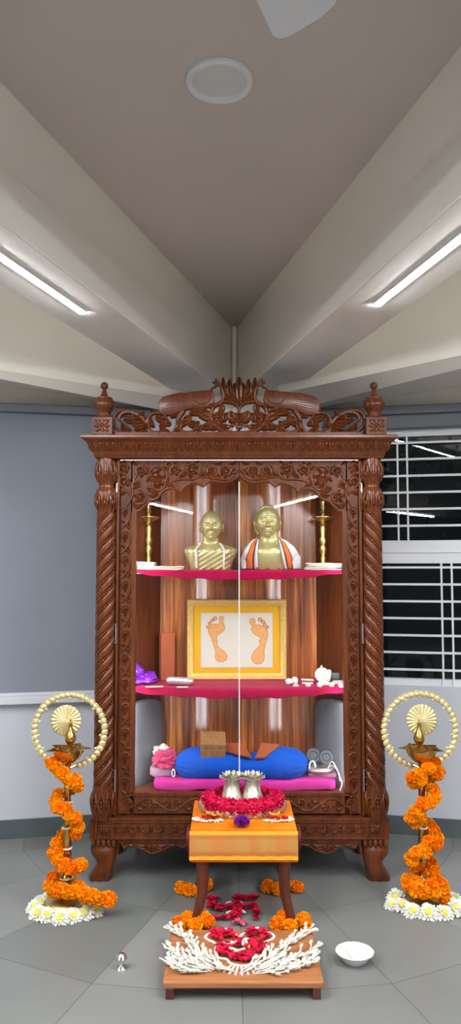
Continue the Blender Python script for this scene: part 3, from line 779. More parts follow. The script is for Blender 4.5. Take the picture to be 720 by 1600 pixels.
# -------- pierced crest
q1 = lambda x, y: (170 + x / 3.4286, 580 + y / 3.4286)
def crest():
    m = M(); Y0 = YF + .035; BK = .018
    for s in (1, -1):
        def st(pts, w, h=.014): carve(m, [q1(*p) for p in pts], [x * 1.25 for x in w] if isinstance(w, list) else w, Y0, h, s, 'stem', BK, n=4)
        def lf(a, b, w, bend=.2, h=.015): leaf(m, q1(*a), q1(*b), w * 1.45, Y0 - .002, h, s, bend, BK)
        st([(120, 330), (70, 325), (32, 290), (28, 245), (60, 213), (110, 215), (130, 240), (110, 262)], [3, 4, 4, 4, 3, 2])
        st([(215, 328), (205, 285), (165, 240), (110, 218), (70, 228), (55, 255), (70, 275)], [5, 6, 7, 7, 5, 2])
        lf((200, 300), (140, 320), 8, .2); lf((190, 270), (120, 272), 9, -.2); lf((170, 250), (80, 262), 8, -.1); lf((70, 280), (120, 318), 8, .2); lf((120, 320), (60, 330), 6, 0); lf((150, 235), (190, 212), 6, .2)
        lf((205, 325), (160, 332), 6, .1)
        st([(330, 326), (270, 332), (225, 322), (205, 285), (215, 245), (250, 224), (295, 234), (318, 268)], [4, 5, 5, 4, 4, 3])
        lf((225, 250), (245, 300), 7, .2); lf((255, 232), (300, 262), 9, .2); lf((300, 250), (270, 300), 8, -.2); lf((290, 262), (335, 285), 8, .1); lf((275, 300), (325, 322), 8, .2); lf((250, 325), (300, 318), 6, .2)
        st([(340, 330), (365, 295), (372, 245), (405, 206), (470, 196), (525, 210), (545, 225)], [4, 5, 5, 4, 4, 2])
        lf((350, 320), (385, 275), 8, .2); lf((375, 240), (330, 250), 7, .2)
        st([(402, 215), (368, 270), (385, 318), (435, 328), (468, 300), (460, 270), (435, 268)], [5, 5, 5, 4, 3, 2])
        lf((385, 300), (430, 270), 9, -.2); lf((400, 250), (440, 238), 8, .2); lf((440, 240), (420, 285), 8, .1); lf((420, 282), (485, 270), 8, .2); lf((430, 230), (520, 245), 10, -.2); lf((470, 205), (440, 235), 8, .1)
        lf((480, 240), (560, 268), 12, -.15); lf((560, 262), (490, 300), 10, -.2); lf((500, 290), (485, 332), 8, .2); lf((520, 290), (590, 300), 8, .1)
        st([(720, 330), (650, 330), (590, 308), (550, 258), (556, 200), (605, 166), (655, 168), (690, 190), (700, 225)], [5, 6, 6, 5, 5, 4, 3])
        lf((550, 240), (605, 215), 9, .2); lf((560, 270), (610, 265), 9, .2); lf((590, 300), (640, 290), 8, .1); lf((600, 175), (590, 225), 8, -.2); lf((580, 190), (530, 195), 7, .2)
        st([(600, 215), (575, 245), (590, 285), (640, 320)], [3, 4, 4, 3])
        lf((640, 225), (620, 275), 9, .2); lf((650, 215), (690, 260), 12, .2); lf((640, 270), (700, 275), 9, -.2); lf((640, 245), (700, 235), 8, 0)
        for (bx_, by_) in ((663, 292), (690, 300), (640, 300)):
            x, z = F(*q1(bx_, by_), Y0); m.ball((x * s + CX, Y0 - .006, z), (.012, .012, .012), 2)
        st([(655, 170), (690, 160), (720, 178)], [3, 3.5, 4])
        st([(700, 225), (672, 250), (690, 300)], [3, 4, 3]); 
        # base leaves closing onto the rail
        st([(28, 328), (200, 333), (400, 334), (600, 334), (725, 334)], 2.2, .008)
        # peacock
        body = [(285, 235), (270, 215), (266, 185), (272, 160), (292, 140), (330, 128), (375, 118), (412, 117), (440, 112), (470, 110), (500, 106), (530, 104), (552, 100), (562, 120), (566, 150), (560, 178), (535, 194), (500, 200), (450, 196), (410, 206), (370, 224), (330, 238)]
        P = [F(*q1(*p), Y0) for p in body]; P = [(x * s + CX, z) for x, z in P]
        P = [(v.x, v.z) for v in cat([(a, 0, b) for a, b in P], 3, closed=True)]
        m.prism(P, Y0 - .014, Y0 + BK, .005)
        carve(m, [q1(*p) for p in [(555, 185), (598, 172), (614, 135), (608, 95), (585, 70), (566, 84), (545, 96)]], [6, 6.5, 5.5, 5, 5, 4.5, 2], Y0 - .006, .014, s, 'stem', BK, n=4)
        for a in ((560, 60), (574, 44), (586, 60)):
            x, z = F(*q1(574, 66), Y0); x2, z2 = F(*q1(*a), Y0)
            m.ball(((x + x2) / 2 * s + CX, Y0, (z + z2) / 2), (.006, .008, .009), 2); m.ball((x2 * s + CX, Y0, z2), (.0065, .008, .0065), 2)
        carve(m, [q1(*p) for p in [(440, 130), (455, 155), (490, 175), (530, 165), (552, 140)]], [1, 2.5, 2], Y0 - .013, .005, s, n=4)
        for k in range(4):
            carve(m, [q1(*p) for p in [(280, 170 + k * 12), (330, 160 + k * 12), (400, 150 + k * 10), (450, 148 + k * 8)]], [1, 1.6, .6], Y0 - .013, .0035, s, n=4)
        # lotus petals at the centre top
        lf((700, 165), (612, 36), 8, -.28); lf((695, 165), (648, 44), 8.5, -.22)
        lf((702, 160), (672, 66), 7, -.15)
    # middle petal
    for (dx, top, w) in ((0, 590, 16), ):
        leaf(m, (373.3, 634), (373.3, top), w, Y0 - .006, .018, 1, 0, BK)
    leaf(m, (373.3, 675), (373.3, 640), 8, Y0, .014, 1, 0, BK)
    m.build('pierced_crest', K['teak'], cab, ang=60)
crest()
# -------- doors
q2 = lambda x, y: (180 + x / 3.6, 710 + y / 3.6)
YD = YF + .022       # door face
arch = [(690, 127), (672, 144), (640, 159), (600, 163), (560, 155), (520, 160), (495, 184), (470, 172), (440, 168), (405, 178), (382, 194), (366, 217), (345, 202), (312, 195), (280, 204), (255, 224), (238, 250), (215, 261), (192, 268), (172, 288), (152, 308), (132, 326), (112, 320)]
def door(s):
    inx = lambda px, py: F(px, py, YD)[0] * s + CX
    Z = lambda py: PX(py, YD)
    xo, xi, xc = inx(187, 1000), inx(211.5, 1000), CX + s * -.0015
    m = M()
    # stile, bottom rail
    def bxx(xa, xb, y0, y1, z0, z1): m.bx(min(xa, xb), max(xa, xb), y0, y1, z0, z1)
    bxx(xo, inx(204.5, 1000), YD, YD + .03, Z(1271), Z(719))
    bxx(inx(204.6, 1000), xi, YD - .006, YD + .0298, Z(1240), Z(796.5))
    bxx(xi, xc, YD, YD + .03, Z(1271), Z(1243))
    bxx(inx(204.5, 1000), xc, YD - .006, YD + .03, Z(1243), Z(1238.5))
    # arched top rail
    P = [(inx(*q2(*p)), Z(q2(*p)[1])) for p in arch]; P[0] = (xc, P[0][1])
    P = P + [(inx(204.4, 800), Z(800)), (inx(204.4, 800), Z(719)), (xc, Z(719))]
    m.prism(P, YD, YD + .03)
    fr = m.build('door', K['teakd'], cab, smooth=False)
    # carving
    m = M()
    carve(m, [q2(x, y - 7) for x, y in arch], 3.4, YD, .006, s, n=4)
    for (cx_, cy_, r, a0, tn) in ((228, 118, 66, .5, -.95), (238, 165, 46, -.3, 1.0), (338, 88, 34, 2.2, 1.2), (430, 88, 48, .9, -1.25), (622, 98, 38, 2.6, 1.3), (52, 78, 34, 2.0, 1.2), (55, 152, 34, 1.9, 1.2), (140, 240, 44, 2.5, -1.25), (150, 95, 36, 2.6, 1.0), (545, 92, 30, 2.8, 1.0), (120, 175, 30, 2.2, 1.0), (300, 62, 24, .4, -1.1), (665, 88, 18, 0, 1.1)):
        c_ = q2(cx_, cy_); scroll(m, c_[0], c_[1], r / 3.6, a0, tn, YD, .010, s, 3.0, leaves=5 if r > 33 else 3)
    for P in ([(60, 300), (95, 235), (100, 170), (125, 110), (180, 70), (240, 66)], [(300, 170), (320, 150), (380, 140), (440, 140), (480, 120), (510, 70)], [(490, 130), (540, 125), (590, 140), (650, 140), (682, 100)], [(100, 240), (60, 200), (30, 170)], [(95, 180), (50, 120), (30, 60)]):
        carve(m, [q2(*p) for p in P], [3, 4, 3, 1.5], YD, .009, s, n=4)
    for (a, b_, w) in (((250, 70), (340, 40), 6), ((300, 130), (330, 185), 7), ((480, 120), (520, 60), 6), ((510, 110), (600, 112), 8), ((360, 130), (400, 60), 6), ((180, 190), (240, 180), 9), ((200, 130), (260, 150), 9), ((120, 60), (90, 40), 5), ((160, 60), (215, 90), 7), ((190, 230), (240, 215), 6), ((100, 280), (150, 285), 6), ((20, 50), (60, 30), 6), ((400, 40), (470, 35), 5), ((560, 50), (600, 38), 5), ((640, 50), (680, 35), 5), ((20, 200), (60, 215), 6), ((25, 110), (60, 115), 5)):
        leaf(m, q2(*a), q2(*b_), w * 1.35, YD, .011, s, .2)
    # stile vine: hooks with a leaf in each
    y = 790.0; per = 38.4
    for k in range(12):
        yy = y + k * per
        hk = [(189.5, yy + 36), (196, yy + 30), (202.6, yy + 20), (203.2, yy + 9), (198.5, yy + 2.5), (192, yy + 3.5), (189, yy + 9), (190.5, yy + 13.5)]
        carve(m, hk, [2.6, 3.0, 2.8, 2.6, 2.4, 1.4], YD, .0105, s, n=4)
        leaf(m, (200, yy + 7), (192.5, yy + 14), 4.2, YD, .009, s, .25); leaf(m, (199.5, yy + 10), (195.5, yy + 20), 4.2, YD, .009, s, .2); leaf(m, (201, yy + 24), (203.6, yy + 33), 4.0, YD, .007, s, .1)
        leaf(m, (196, yy + 30), (189.2, yy + 24), 4.5, YD, .008, s, .2); leaf(m, (195, yy + 31), (202, yy + 37.5), 4.5, YD, .008, s, -.2)
    # bottom rail vine
    x = 192.0; per = 38.0; k = 0
    while x < 366:
        f = -1 if k % 2 else 1; yc = 1257
        P = [(x, yc + 9 * f), (x + 10, yc + 2 * f), (x + 19, yc - 8 * f), (x + 30, yc - 10 * f), (x + 38, yc - 9 * f * .9)]
        P = [(x + per * i / 8, yc + 9.5 * f * cos(pi * i / 8)) for i in range(9)]
        carve(m, P, [2.2, 2.8, 2.2], YD, .009, s, n=2)
        scroll(m, x + 8, yc - 3 * f, 7.5, pi / 2 * f, -1.1 * f, YD, .008, s, 2.2, leaves=3)
        leaf(m, (x + 22, yc + 4 * f), (x + 31, yc + 7 * f), 5, YD, .008, s, .2); leaf(m, (x + 20, yc + 3 * f), (x + 26, yc - 3 * f), 4, YD, .008, s, .2); leaf(m, (x + 30, yc - 4 * f), (x + 36, yc + 3 * f), 4.5, YD, .008, s, .2)
        x += per; k += 1
    m.build('carving', K['teak'], fr, ang=60)
    m = M(); bxx(inx(207, 1000), xc, YD + .016, YD + .021, Z(1241), Z(735)); g = m.build('glass_pane', K['dglass'], fr, smooth=False)
    m = M(); m.bx(xc - .0012, xc + .0012, YD + .0155, YD + .0215, Z(1241), Z(752)); m.build('glass_edge', K['shelfg'], fr, smooth=False)
    for (ya, yb) in ((755, 785), (975, 1005), (1203, 1237)):
        m = M(); px = 181.6 - (ya - 755) / 480 * 3
        m.tube([(inx(px + 1.5, (ya + yb) / 2), YF + .004, PX(yb)), (inx(px + 1.5, (ya + yb) / 2), YF + .004, PX(ya))], .0048, 10)
        for t in (0, .34, .66, 1): 
            z = PX(yb) + (PX(ya) - PX(yb)) * t; m.tube([(inx(px + 1.5, 900), YF + .004, z - .0015), (inx(px + 1.5, 900), YF + .004, z + .0015)], .0056, 10)
        m.build('hinge', K['hinge'], fr)
for s in (1, -1): door(s)
# vertical lights behind the stiles
for s in (-1, 1):
    m = M(); m.bx(CX + s * .508 - .006, CX + s * .508 + .006, YD + .034, YD + .040, .40, 1.95)
    m.build('led_strip', K['ledc'], cab, smooth=False)['label'] = 'glowing strip light behind the door stile'
# -------- plinth rail with rosettes
m = M(); zp0, zp1 = PX(1312), PX(1277)
m.bx(CX - F(607, 1290)[0] , CX + F(607, 1290)[0], YF - .012, YF + .06, zp0, PX(1279)); m.bx(CX - .70, CX + .70, YF - .016, YF + .06, PX(1281), PX(1277)); m.bx(CX - .66, CX + .66, YF - .018, YF - .010, PX(1310), PX(1306.5)); m.bx(CX - .60, CX + .60, YF - .018, YF - .010, PX(1284), PX(1281.5))
for s in (-1, 1):
    for px in (150.5, 175.5): 
        x = F(px, 1293)[0] * s + CX; m.bx(x - .004, x + .004, YF - .018, YF - .010, PX(1309), PX(1281))
pl = m.build('plinth_rail', K['teakd'], cab, smooth=False, bevel=.002)
m = M(); yp = YF - .013
for s in (-1, 1):
    for k in range(10):
        px = 188.5 + k * 19.2; x, z = F(px, 1293.5); x = x * s + CX
        m.lathe([(.0, 0), (.006, .002), (.011, .0), (.014, .003), (.018, .003), (.020, -.001), (.021, -.004)], (0, 0, 0), 24); nn = 24 * 7
        for i in range(len(m.v) - nn, len(m.v)): v = m.v[i]; m.v[i] = Vector((x + v.x, yp - v.z - .003, z + v.y))
        for j in range(8):
            a = j * pi / 4; m.ball((x + .010 * cos(a), yp - .004, z + .010 * sin(a)), (.005, .004, .003), 1, rot=(0, -a, 0))
        m.ball((x, yp - .004, z), (.004, .006, .004), 1)
        for dd in (-1, 1):
            m.ball((x + dd * .026, yp - .002, z + .008), (.004, .005, .010), 1); m.ball((x + dd * .026, yp - .002, z - .008), (.004, .005, .010), 1)
    x, z = F(163, 1294); x = x * s + CX
    for j in range(8):
        a = j * pi / 4; l = .022 if j % 2 == 0 else .026
        m.ball((x + l * .6 * cos(a), yp - .002, z + l * .55 * sin(a)), (l * .5, .006, l * .22), 2, rot=(0, -a, 0))
    m.ball((x, yp - .006, z), .007, 2)
m.build('rosette_row', K['teak'], pl)
# -------- scalloped apron
prof = [(184, 1316), (189, 1317.5), (192.5, 1326), (196, 1326), (201, 1322.5), (208, 1321.5), (217, 1326), (225, 1330.5), (231.5, 1333), (237, 1335), (243, 1334), (250, 1331.5), (257, 1329), (263, 1325), (269, 1323), (276, 1321), (283, 1325), (287, 1326), (292, 1321), (300, 1320), (310, 1325), (320, 1331), (332, 1335), (344, 1331), (354, 1326), (362, 1323), (373.3, 1326)]
ya = YF - .004
P = [(F(x, y, ya)[0] + CX, F(x, y, ya)[1]) for x, y in prof]; P2 = [(2 * CX - x, z) for x, z in P[::-1]][1:]
Q = P + P2; Q = Q + [(Q[-1][0], PX(1311)), (Q[0][0], PX(1311))]
m = M(); m.prism(Q, ya, ya + .022); ap = m.build('apron', K['teakd'], cab, smooth=False, bevel=.0015)
m = M()
for s in (1, -1):
    carve(m, [(x, y - 2.0) for x, y in prof], 2.4, ya, .005, s, n=3)
    for c_ in (237, 332):
        for d in (-1, 1):
            scroll(m, c_ + d * 5, 1324, 4.5, pi / 2, d * 1.1, ya, .008, s, 1.8, leaves=2)
            leaf(m, (c_ + d * 9, 1321), (c_ + d * 24, 1318.5), 5, ya, .008, s, .15 * d); leaf(m, (c_ + d * 8, 1326), (c_ + d * 19, 1323.5), 4, ya, .008, s, .15 * d); leaf(m, (c_ + d * 24, 1318), (c_ + d * 38, 1319), 4, ya, .008, s, .15 * d)
        leaf(m, (c_, 1319), (c_, 1332), 6, ya, .009, s, 0)
    for k in range(46):
        x, z = F(192 + k * 3.9, 1313.5, ya); m.box((x * s + CX, ya - .004, z), (.0065, .009, .008), (0, .5 * s, 0))
m.build('apron_carving', K['teak'], ap, ang=60)
# -------- claw feet
def foot(s, yy, back=False):
    sec = [(1378.5, 155.5, 17.5, 19), (1376, 155.5, 18, 19.5), (1370, 156, 17.6, 19.5), (1362, 159, 15.8, 17), (1354, 163, 14, 14.5), (1348, 165, 13.6, 14), (1342, 163.5, 15.5, 15), (1336, 161, 18.5, 17), (1328, 160, 20, 18.5), (1320, 160.5, 20, 18.5), (1312, 161.5, 18.5, 17), (1309, 163, 17, 16)]
    m = M(); n = 64; b = len(m.v)
    for (y, cx_, hw, hd) in sec:
        x, z = F(cx_, y); z = max(z, 0.0)
        t = max(0, min(1, (1358 - y) / -14))     # lobes low down
        up = max(0, min(1, (1322 - y) / 10))
        shift = (1 if not back else -1) * .018 * (sin((1378 - y) / 68 * pi * 1.3))
        for i in range(n):
            a = 2 * pi * i / n
            c, d = cos(a), sin(a)
            e = .62
            px_ = math.copysign(abs(c) ** e, c) * hw; py_ = math.copysign(abs(d) ** e, d) * hd
            k = 1 - .16 * t * (1 - abs(sin(1.5 * pi * (px_ / hw + 1)))) * (1 if d < 0 else .3)
            k *= 1 + .05 * up * (abs(cos(px_ / hw * pi * 2)) - .5)
            m.v.append(Vector((x * s + CX + px_ * S1 * (1), yy + py_ * S1 * k - shift, z)))
    for q in range(len(sec) - 1):
        for i in range(n):
            j = (i + 1) % n; m.f.append((b + q * n + i, b + q * n + j, b + (q + 1) * n + j, b + (q + 1) * n + i))
    m.f.append(tuple(b + i for i in range(n))); m.f.append(tuple(b + (len(sec) - 1) * n + i for i in range(n)))
    # scalloped collar
    for k in range(5):
        x, z = F(146.5 + k * 7.8, 1317); m.ball((x * s + CX, yy - 18.5 * S1 * (1 - .07 * abs(k - 2)), z), (.0115, .010, .022), 2)
    m.build('claw_foot', K['teak'], cab, ang=50)
for s in (1, -1):
    foot(s, YF + .045); foot(s, YB - .08, True)
# ================================================================== THINGS IN THE CABINET
# velvet cloths over the two shelves
def shelfcloth(z, hangc, hangs, label, x0, x1, skew=0.0):
    m = M(); nx, nv = 70, 22
    def f(u, v):
        x = x0 + (x1 - x0) * u; t = (x / .545)
        fr = shelf_front(x) - .004
        yb = 4.12 - .0
        lim = 0
        hang = hangs + (hangc - hangs) * max(0, 1 - abs(t + skew) ** 2.2) + .003 * sin(x * 40)
        if v < .6:
            q = v / .6; yb = backY(x) - .006; y = yb + (fr - yb) * q; xl = sidelim(max(y, 3.765)) - .006
            xx = max(-xl, min(xl, x))
            return (CX + xx, y, z + .0012 * sin(x * 31 + y * 20) + .0016)
        q = (v - .6) / .4
        return (CX + x, fr - .006 * sin(min(1, q * 3) * pi / 2) + .002 * sin(x * 55) * q, z + .0016 - hang * q)
    m.grid(f, nx, nv)
    o = m.build('shelf_cloth', K['velvet'], None, ang=180, loc=(CX, 3.9, z))
    md = o.modifiers.new('thick', 'SOLIDIFY'); md.thickness = .002; md.offset = 1
    return tag(o, label, 'cloth')
shelfcloth(TOPZ, .044, .008, 'crimson velvet cloth draped over the upper shelf under the busts', -.55, .55)
shelfcloth(MIDZ, .042, .022, 'crimson velvet cloth draped over the middle shelf under the footprint picture', -.55, .55)
TZ, MZ = TOPZ + .0045, MIDZ + .0045
# ---- busts
def head_fn(c, hx, hy, hz, old=False):
    c = Vector(c)
    def g(x, z, cx_, cz, sx, sz): return exp(-((x - cx_) / sx) ** 2 - ((z - cz) / sz) ** 2)
    def f(u, v):
        a = 2 * pi * u - pi / 2; b = -pi / 2 + pi * v
        x = cos(b) * cos(a); y = cos(b) * sin(a); z = sin(b)
        # jaw narrower than skull, back of skull fuller
        k = 1 - (.20 if not old else .10) * max(0, -z) ** 1.3
        X = x * k; Y = y * (1 + .08 * max(0, y)) * (1 - .06 * max(0, -z)); Z = z
        d = 0
        if y < .25:
            w = min(1, (.25 - y) * 2.2)
            ax = abs(x)
            nose = max(0, min(1, (.16 - z) / .42)) if z > -.30 else 0
            d += .26 * nose * exp(-(x / (.085 + .06 * nose)) ** 2) * (1 if z > -.24 else max(0, 1 - (-.24 - z) / .05))
            d += .06 * g(ax, z, .13, -.22, .06, .05)
            d -= .13 * g(ax, z, .33, .07, .17, .09)
            d += .085 * g(ax, z, .33, .06, .105, .055)
            d -= .03 * g(ax, z, .33, .055, .14, .012)
            d += .055 * g(ax, z, .33, .215, .20, .045)
            d += .05 * g(ax, z, .46, -.2, .2, .16)
            d += .085 * g(x, z, 0, -.455, .17, .035) + .085 * g(x, z, 0, -.545, .14, .035)
            d -= .05 * g(x, z, 0, -.50, .21, .014)
            d -= .05 * g(x, z, 0, -.63, .16, .04)
            d += .09 * g(x, z, 0, -.80, .18, .12)
            fold = .30 + .18 * max(0, (-.25 - z))
            d -= (.075 if old else .05) * exp(-((ax - fold) / .035) ** 2) * (1 if -.55 < z < -.2 else 0)
            if old:
                d += .05 * g(ax, z, .40, -.42, .14, .16)
                for q in (.42, .52, .62): d -= .018 * exp(-((z - q - .05 * ax) / .018) ** 2) * (ax < .5)
                d -= .03 * g(ax, z, .36, -.05, .16, .02)
            d *= w * 1.45
        Y -= d
        return c + Vector((X * hx, Y * hy, Z * hz))
    return f
def bust(name, label, base, torso, headc, hs, old, extra):
    m = M(); bx_, by_, bz_ = base
    n = len(torso)
    def tf(u, v):
        q = v * (n - 1); i = min(int(q), n - 2); t = q - i
        p0, p1, p2, p3 = torso[max(0, i - 1)], torso[i], torso[i + 1], torso[min(n - 1, i + 2)]
        z, hw, hd, yo = [.5 * (2 * p1[k] + (p2[k] - p0[k]) * t + (2 * p0[k] - 5 * p1[k] + 4 * p2[k] - p3[k]) * t * t + (3 * p1[k] - p0[k] - 3 * p2[k] + p3[k]) * t ** 3) for k in range(4)]
        a = 2 * pi * u - pi / 2; e = .8
        x = math.copysign(abs(cos(a)) ** e, cos(a)) * hw; y = math.copysign(abs(sin(a)) ** e, sin(a)) * hd
        if sin(a) < .2 and z > 0: y += extra(x, z, hw)
        return (bx_ + x, by_ + yo + y, bz_ + z)
    m.grid(tf, 120, 70, cu=True)
    nn = 120; L0 = len(m.v) - nn * 71
    m.f.append(tuple(L0 + i * 71 for i in range(nn))); m.f.append(tuple(L0 + i * 71 + 70 for i in range(nn)))
    hc = (bx_ + headc[0], by_ + headc[1], bz_ + headc[2])
    m.grid(head_fn(hc, *hs, old), 110, 84, cu=True)
    for s in (-1, 1):   # ears
        e = (hc[0] + s * hs[0] * .98, hc[1] + .006, hc[2] - hs[2] * .12)
        m.ball(e, (.006, .012, .024), 3, rot=(0, s * .15, s * .4))
        P = [(e[0] + s * .003, e[1] + .011 * cos(t), e[2] + .022 * sin(t)) for t in [i * pi / 6 - .9 for i in range(10)]]
        m.tube(P, .0035, 6)
        for sgn in (-1, 1): pass
    for s in (-1, 1):
        m.ball((hc[0] + s * hs[0] * .33, hc[1] - hs[1] * .915, hc[2] + hs[2] * .06), (.0085, .006, .0052), 2)
    o = m.build(name, K['bust'], None, ang=180, loc=(bx_, by_, bz_))
    return tag(o, label, 'bust')
B1 = W(329, 891, 3.93); B1 = Vector((B1.x, 3.925, TZ))
def ex1(x, z, hw):
    # diagonal folds of the robe and the bare shoulder
    s = (x * .55 + z) ; d = 0
    if z < .11: d -= .0035 * max(0, sin((z * 1.0 - x * .62) * 260)) * (1 if x > -.055 - z * .1 else .25)
    if x > .055: d -= .004 * (.5 + .5 * sin(x * 330))
    if x < -.075: d -= .003 * (.5 + .5 * sin(x * 330))
    return d
torso1 = [(0, .100, .062, .005), (.004, .103, .066, .005), (.04, .112, .07, .005), (.075, .128, .074, .005), (.095, .136, .074, .006), (.108, .132, .068, .008), (.120, .105, .056, .010), (.130, .066, .046, .010), (.140, .046, .042, .008), (.165, .0425, .042, .004), (.185, .042, .043, .0)]
b1 = bust('bust', 'gilded bust of a bald robed man wearing a bead garland, left of the two', B1, torso1, (.004, -.012, .222), (.0585, .066, .0775), False, ex1)
B2 = W(420, 891, 3.93); B2 = Vector((B2.x, 3.925, TZ))
def ex2(x, z, hw):
    d = 0
    d -= max(0, min(1, (.13 - z) / .03)) * (.004 * exp(-(x / .006) ** 2) + .003 * exp(-((abs(x) - .035) / .02) ** 2))
    if .10 < z < .15: d -= .005 * exp(-((abs(x) - (z - .09) * .75) / .007) ** 2)
    d -= max(0, min(1, (z - .14) / .012)) * .004 * max(0, sin(x * 190))
    return d
torso2 = [(0, .092, .062, .005), (.004, .098, .068, .005), (.05, .118, .076, .005), (.085, .134, .078, .005), (.105, .136, .074, .006), (.120, .126, .066, .008), (.135, .094, .056, .010), (.148, .062, .050, .010), (.16, .05, .047, .008), (.18, .047, .047, .002), (.2, .046, .047, -.004)]
b2 = bust('bust', 'gilded bust of an older man with long hair, draped in a white and orange shawl', B2, torso2, (-.008, -.014, .241), (.064, .068, .083), True, ex2)
# swept-back hair of the older man
m = M(); hc = Vector((B2.x - .008, B2.y - .014, B2.z + .241))
def hf(u, v):
    a = 2 * pi * u - pi / 2; b = -pi / 2 + pi * v
    x = cos(b) * cos(a); y = cos(b) * sin(a); z = sin(b)
    edge = -.05 - .55 * max(0, z - .45) / .55          # hairline runs forward over the crown
    t = max(0, min(1, (y - edge) / .22)); t = t * t * (3 - 2 * t)
    k = -.05 + t * (.14 + .10 * max(0, -z)) + t * .018 * sin(a * 26)
    if z < -.72: k = -.05
    return hc + Vector((x * .064 * (1 + k) * (1 - .10 * max(0, -z) ** 1.3), y * .068 * (1 + k), z * .083 * (1 + k)))
m.grid(hf, 110, 60, cu=True); m.build('hair', K['bust'], b2, ang=180)
# bead garland of the left bust
g = thing('bead_garland', 'pearly white bead garland hanging around the neck of the left bust', 'garland', (B1.x, B1.y, TZ))
m = M()
def tsurf(torso, z, x, pad):
    for i in range(len(torso) - 1):
        if torso[i][0] <= z <= torso[i + 1][0]:
            t = (z - torso[i][0]) / (torso[i + 1][0] - torso[i][0]); hw, hd, yo = [torso[i][k] + (torso[i + 1][k] - torso[i][k]) * t for k in (1, 2, 3)]
            return yo - hd * max(0, 1 - (abs(x) / hw) ** (2 / .8)) ** .4 - pad
    return 0
for s in (-1, 1):
    path = []
    for i in range(34):
        t = i / 33; z = .133 * (1 - t) + .012 * t; x = s * (.050 + .020 * min(1, t * 4) - .004 * t)
        if s < 0: x += -.003
        path.append((x, z))
    for i, (x, z) in enumerate(path):
        y = tsurf(torso1, z, x, .008)
        m.ball((B1.x + x, B1.y + y, TZ + z), .0042, 1); m.ball((B1.x + x + .0045 * (1 if i % 2 else -1), B1.y + y - .002, TZ + z + .0015), .0028, 1)
m.build('beads', K['beadw'], g)
# shawl over the older bust
sh = thing('shawl', 'white shawl with orange stripes draped over the shoulders of the right bust', 'shawl', (B2.x, B2.y, TZ))
def shawl_strip(s, ua, ub, pad, mt, name, par):
    m = M()
    def f(u, v):
        t = u; k = ua + (ub - ua) * v      # t down the front, k across (0 inner, 1 outer)
        z = .158 * (1 - t) ** 1.0 + .006 * t
        if s < 0: xin = .052 + .010 * t + .004 * sin(t * 4); xout = .074 + .078 * min(1, t * 1.5) ** .7 - .012 * t
        else: xin = .048 + .012 * t + .018 * t * t; xout = .066 + .094 * min(1, t * 1.6) ** .6 + .006 * t
        x = xin + (xout - xin) * k
        hwm = .136
        hd = tsurf(torso2, min(z, .19), min(x, hwm * .97), 0)
        y = hd - .010 - pad - .006 * sin(k * pi * 2.5 + t * 3) * t
        if x > .125: y += (x - .125) * 1.1
        return (B2.x + s * x, B2.y + y, TZ + z)
    m.grid(f, 26, 14)
    o = m.build(name, mt, par, ang=180)
    md = o.modifiers.new('t', 'SOLIDIFY'); md.thickness = .004; md.offset = 0
    return o
for s in (-1, 1):
    w = shawl_strip(s, 0, 1, 0, K['whitec'], 'panel', sh)
    if s < 0: sp = [(.22, .30, K['maroon']), (.30, .62, K['orange']), (.62, .68, K['maroon'])]
    else: sp = [(.16, .21, K['maroon']), (.21, .46, K['orange']), (.46, .51, K['maroon'])]
    for a_, b_, mt in sp: shawl_strip(s, a_, b_, .0065, mt, 'stripe', w)
m = M()   # around the back of the neck
m.grid(lambda u, v: (B2.x + .066 * cos(pi * u), B2.y + .012 + .055 * sin(pi * u), TZ + .150 + .016 * v - .03 * sin(pi * u) * (1 - v)), 30, 6)
o = m.build('panel', K['whitec'], sh, ang=180); md = o.modifiers.new('t', 'SOLIDIFY'); md.thickness = .006
# ---- brass lamps at the back of the top shelf
def small_lamp(px, label, hand):
    c = W(px, 850, 4.00); c = Vector((c.x, 4.00, TZ)); Z = lambda py: PX(py, 4.0)
    t = thing('brass_lamp', label, 'lamp', c)
    def pr(L): return [(r * 3.3e-3 * (1.12 if r < 7 else 1), Z(y)) for y, r in L]
    m = M(); m.lathe([(0.0, TZ)] + [(15 * 3.3e-3 * .75, TZ), (15 * 3.3e-3 * .75, TZ + .01), (.02, TZ + .02)] , (c.x, c.y, 0), 32); m.build('base', K['brassm'], t)
    m = M(); m.lathe(pr([(889, 5), (880, 3), (873, 4), (868, 2.6), (862, 4.6), (857, 5.2), (852, 3.2), (848, 5), (843, 5.2), (838, 3.2), (826, 4.6), (822, 3.4), (820, 5.4), (817, 3.0), (813, 4.8), (810, 4)]), (c.x, c.y, 0), 24); m.build('stem', K['brassm'], t)
    m = M(); m.lathe(pr([(816, 4), (813.5, 9), (810, 14.5), (808.6, 17), (807.6, 17), (809.5, 13), (810.5, 3)]), (c.x, c.y, 0), 40, fn=lambda a, z: 1 + .05 * cos(a * 5)); 
    m.build('dish', K['brassm'], t)
    m = M(); m.lathe(pr([(810, 3), (803, 2.4), (800, 4), (796, 2.6), (792, 4.2), (788, 3), (784, 4.2), (780, 2.6), (776, 3.4), (770, 2), (764, .2)]), (c.x, c.y, 0), 24); m.build('finial', K['brassm'], t)
small_lamp(232, 'slim brass oil lamp standing behind the white towels on the upper shelf', 1)
small_lamp(504.5, 'slim brass oil lamp standing behind the folded shawls on the right of the upper shelf', -1)
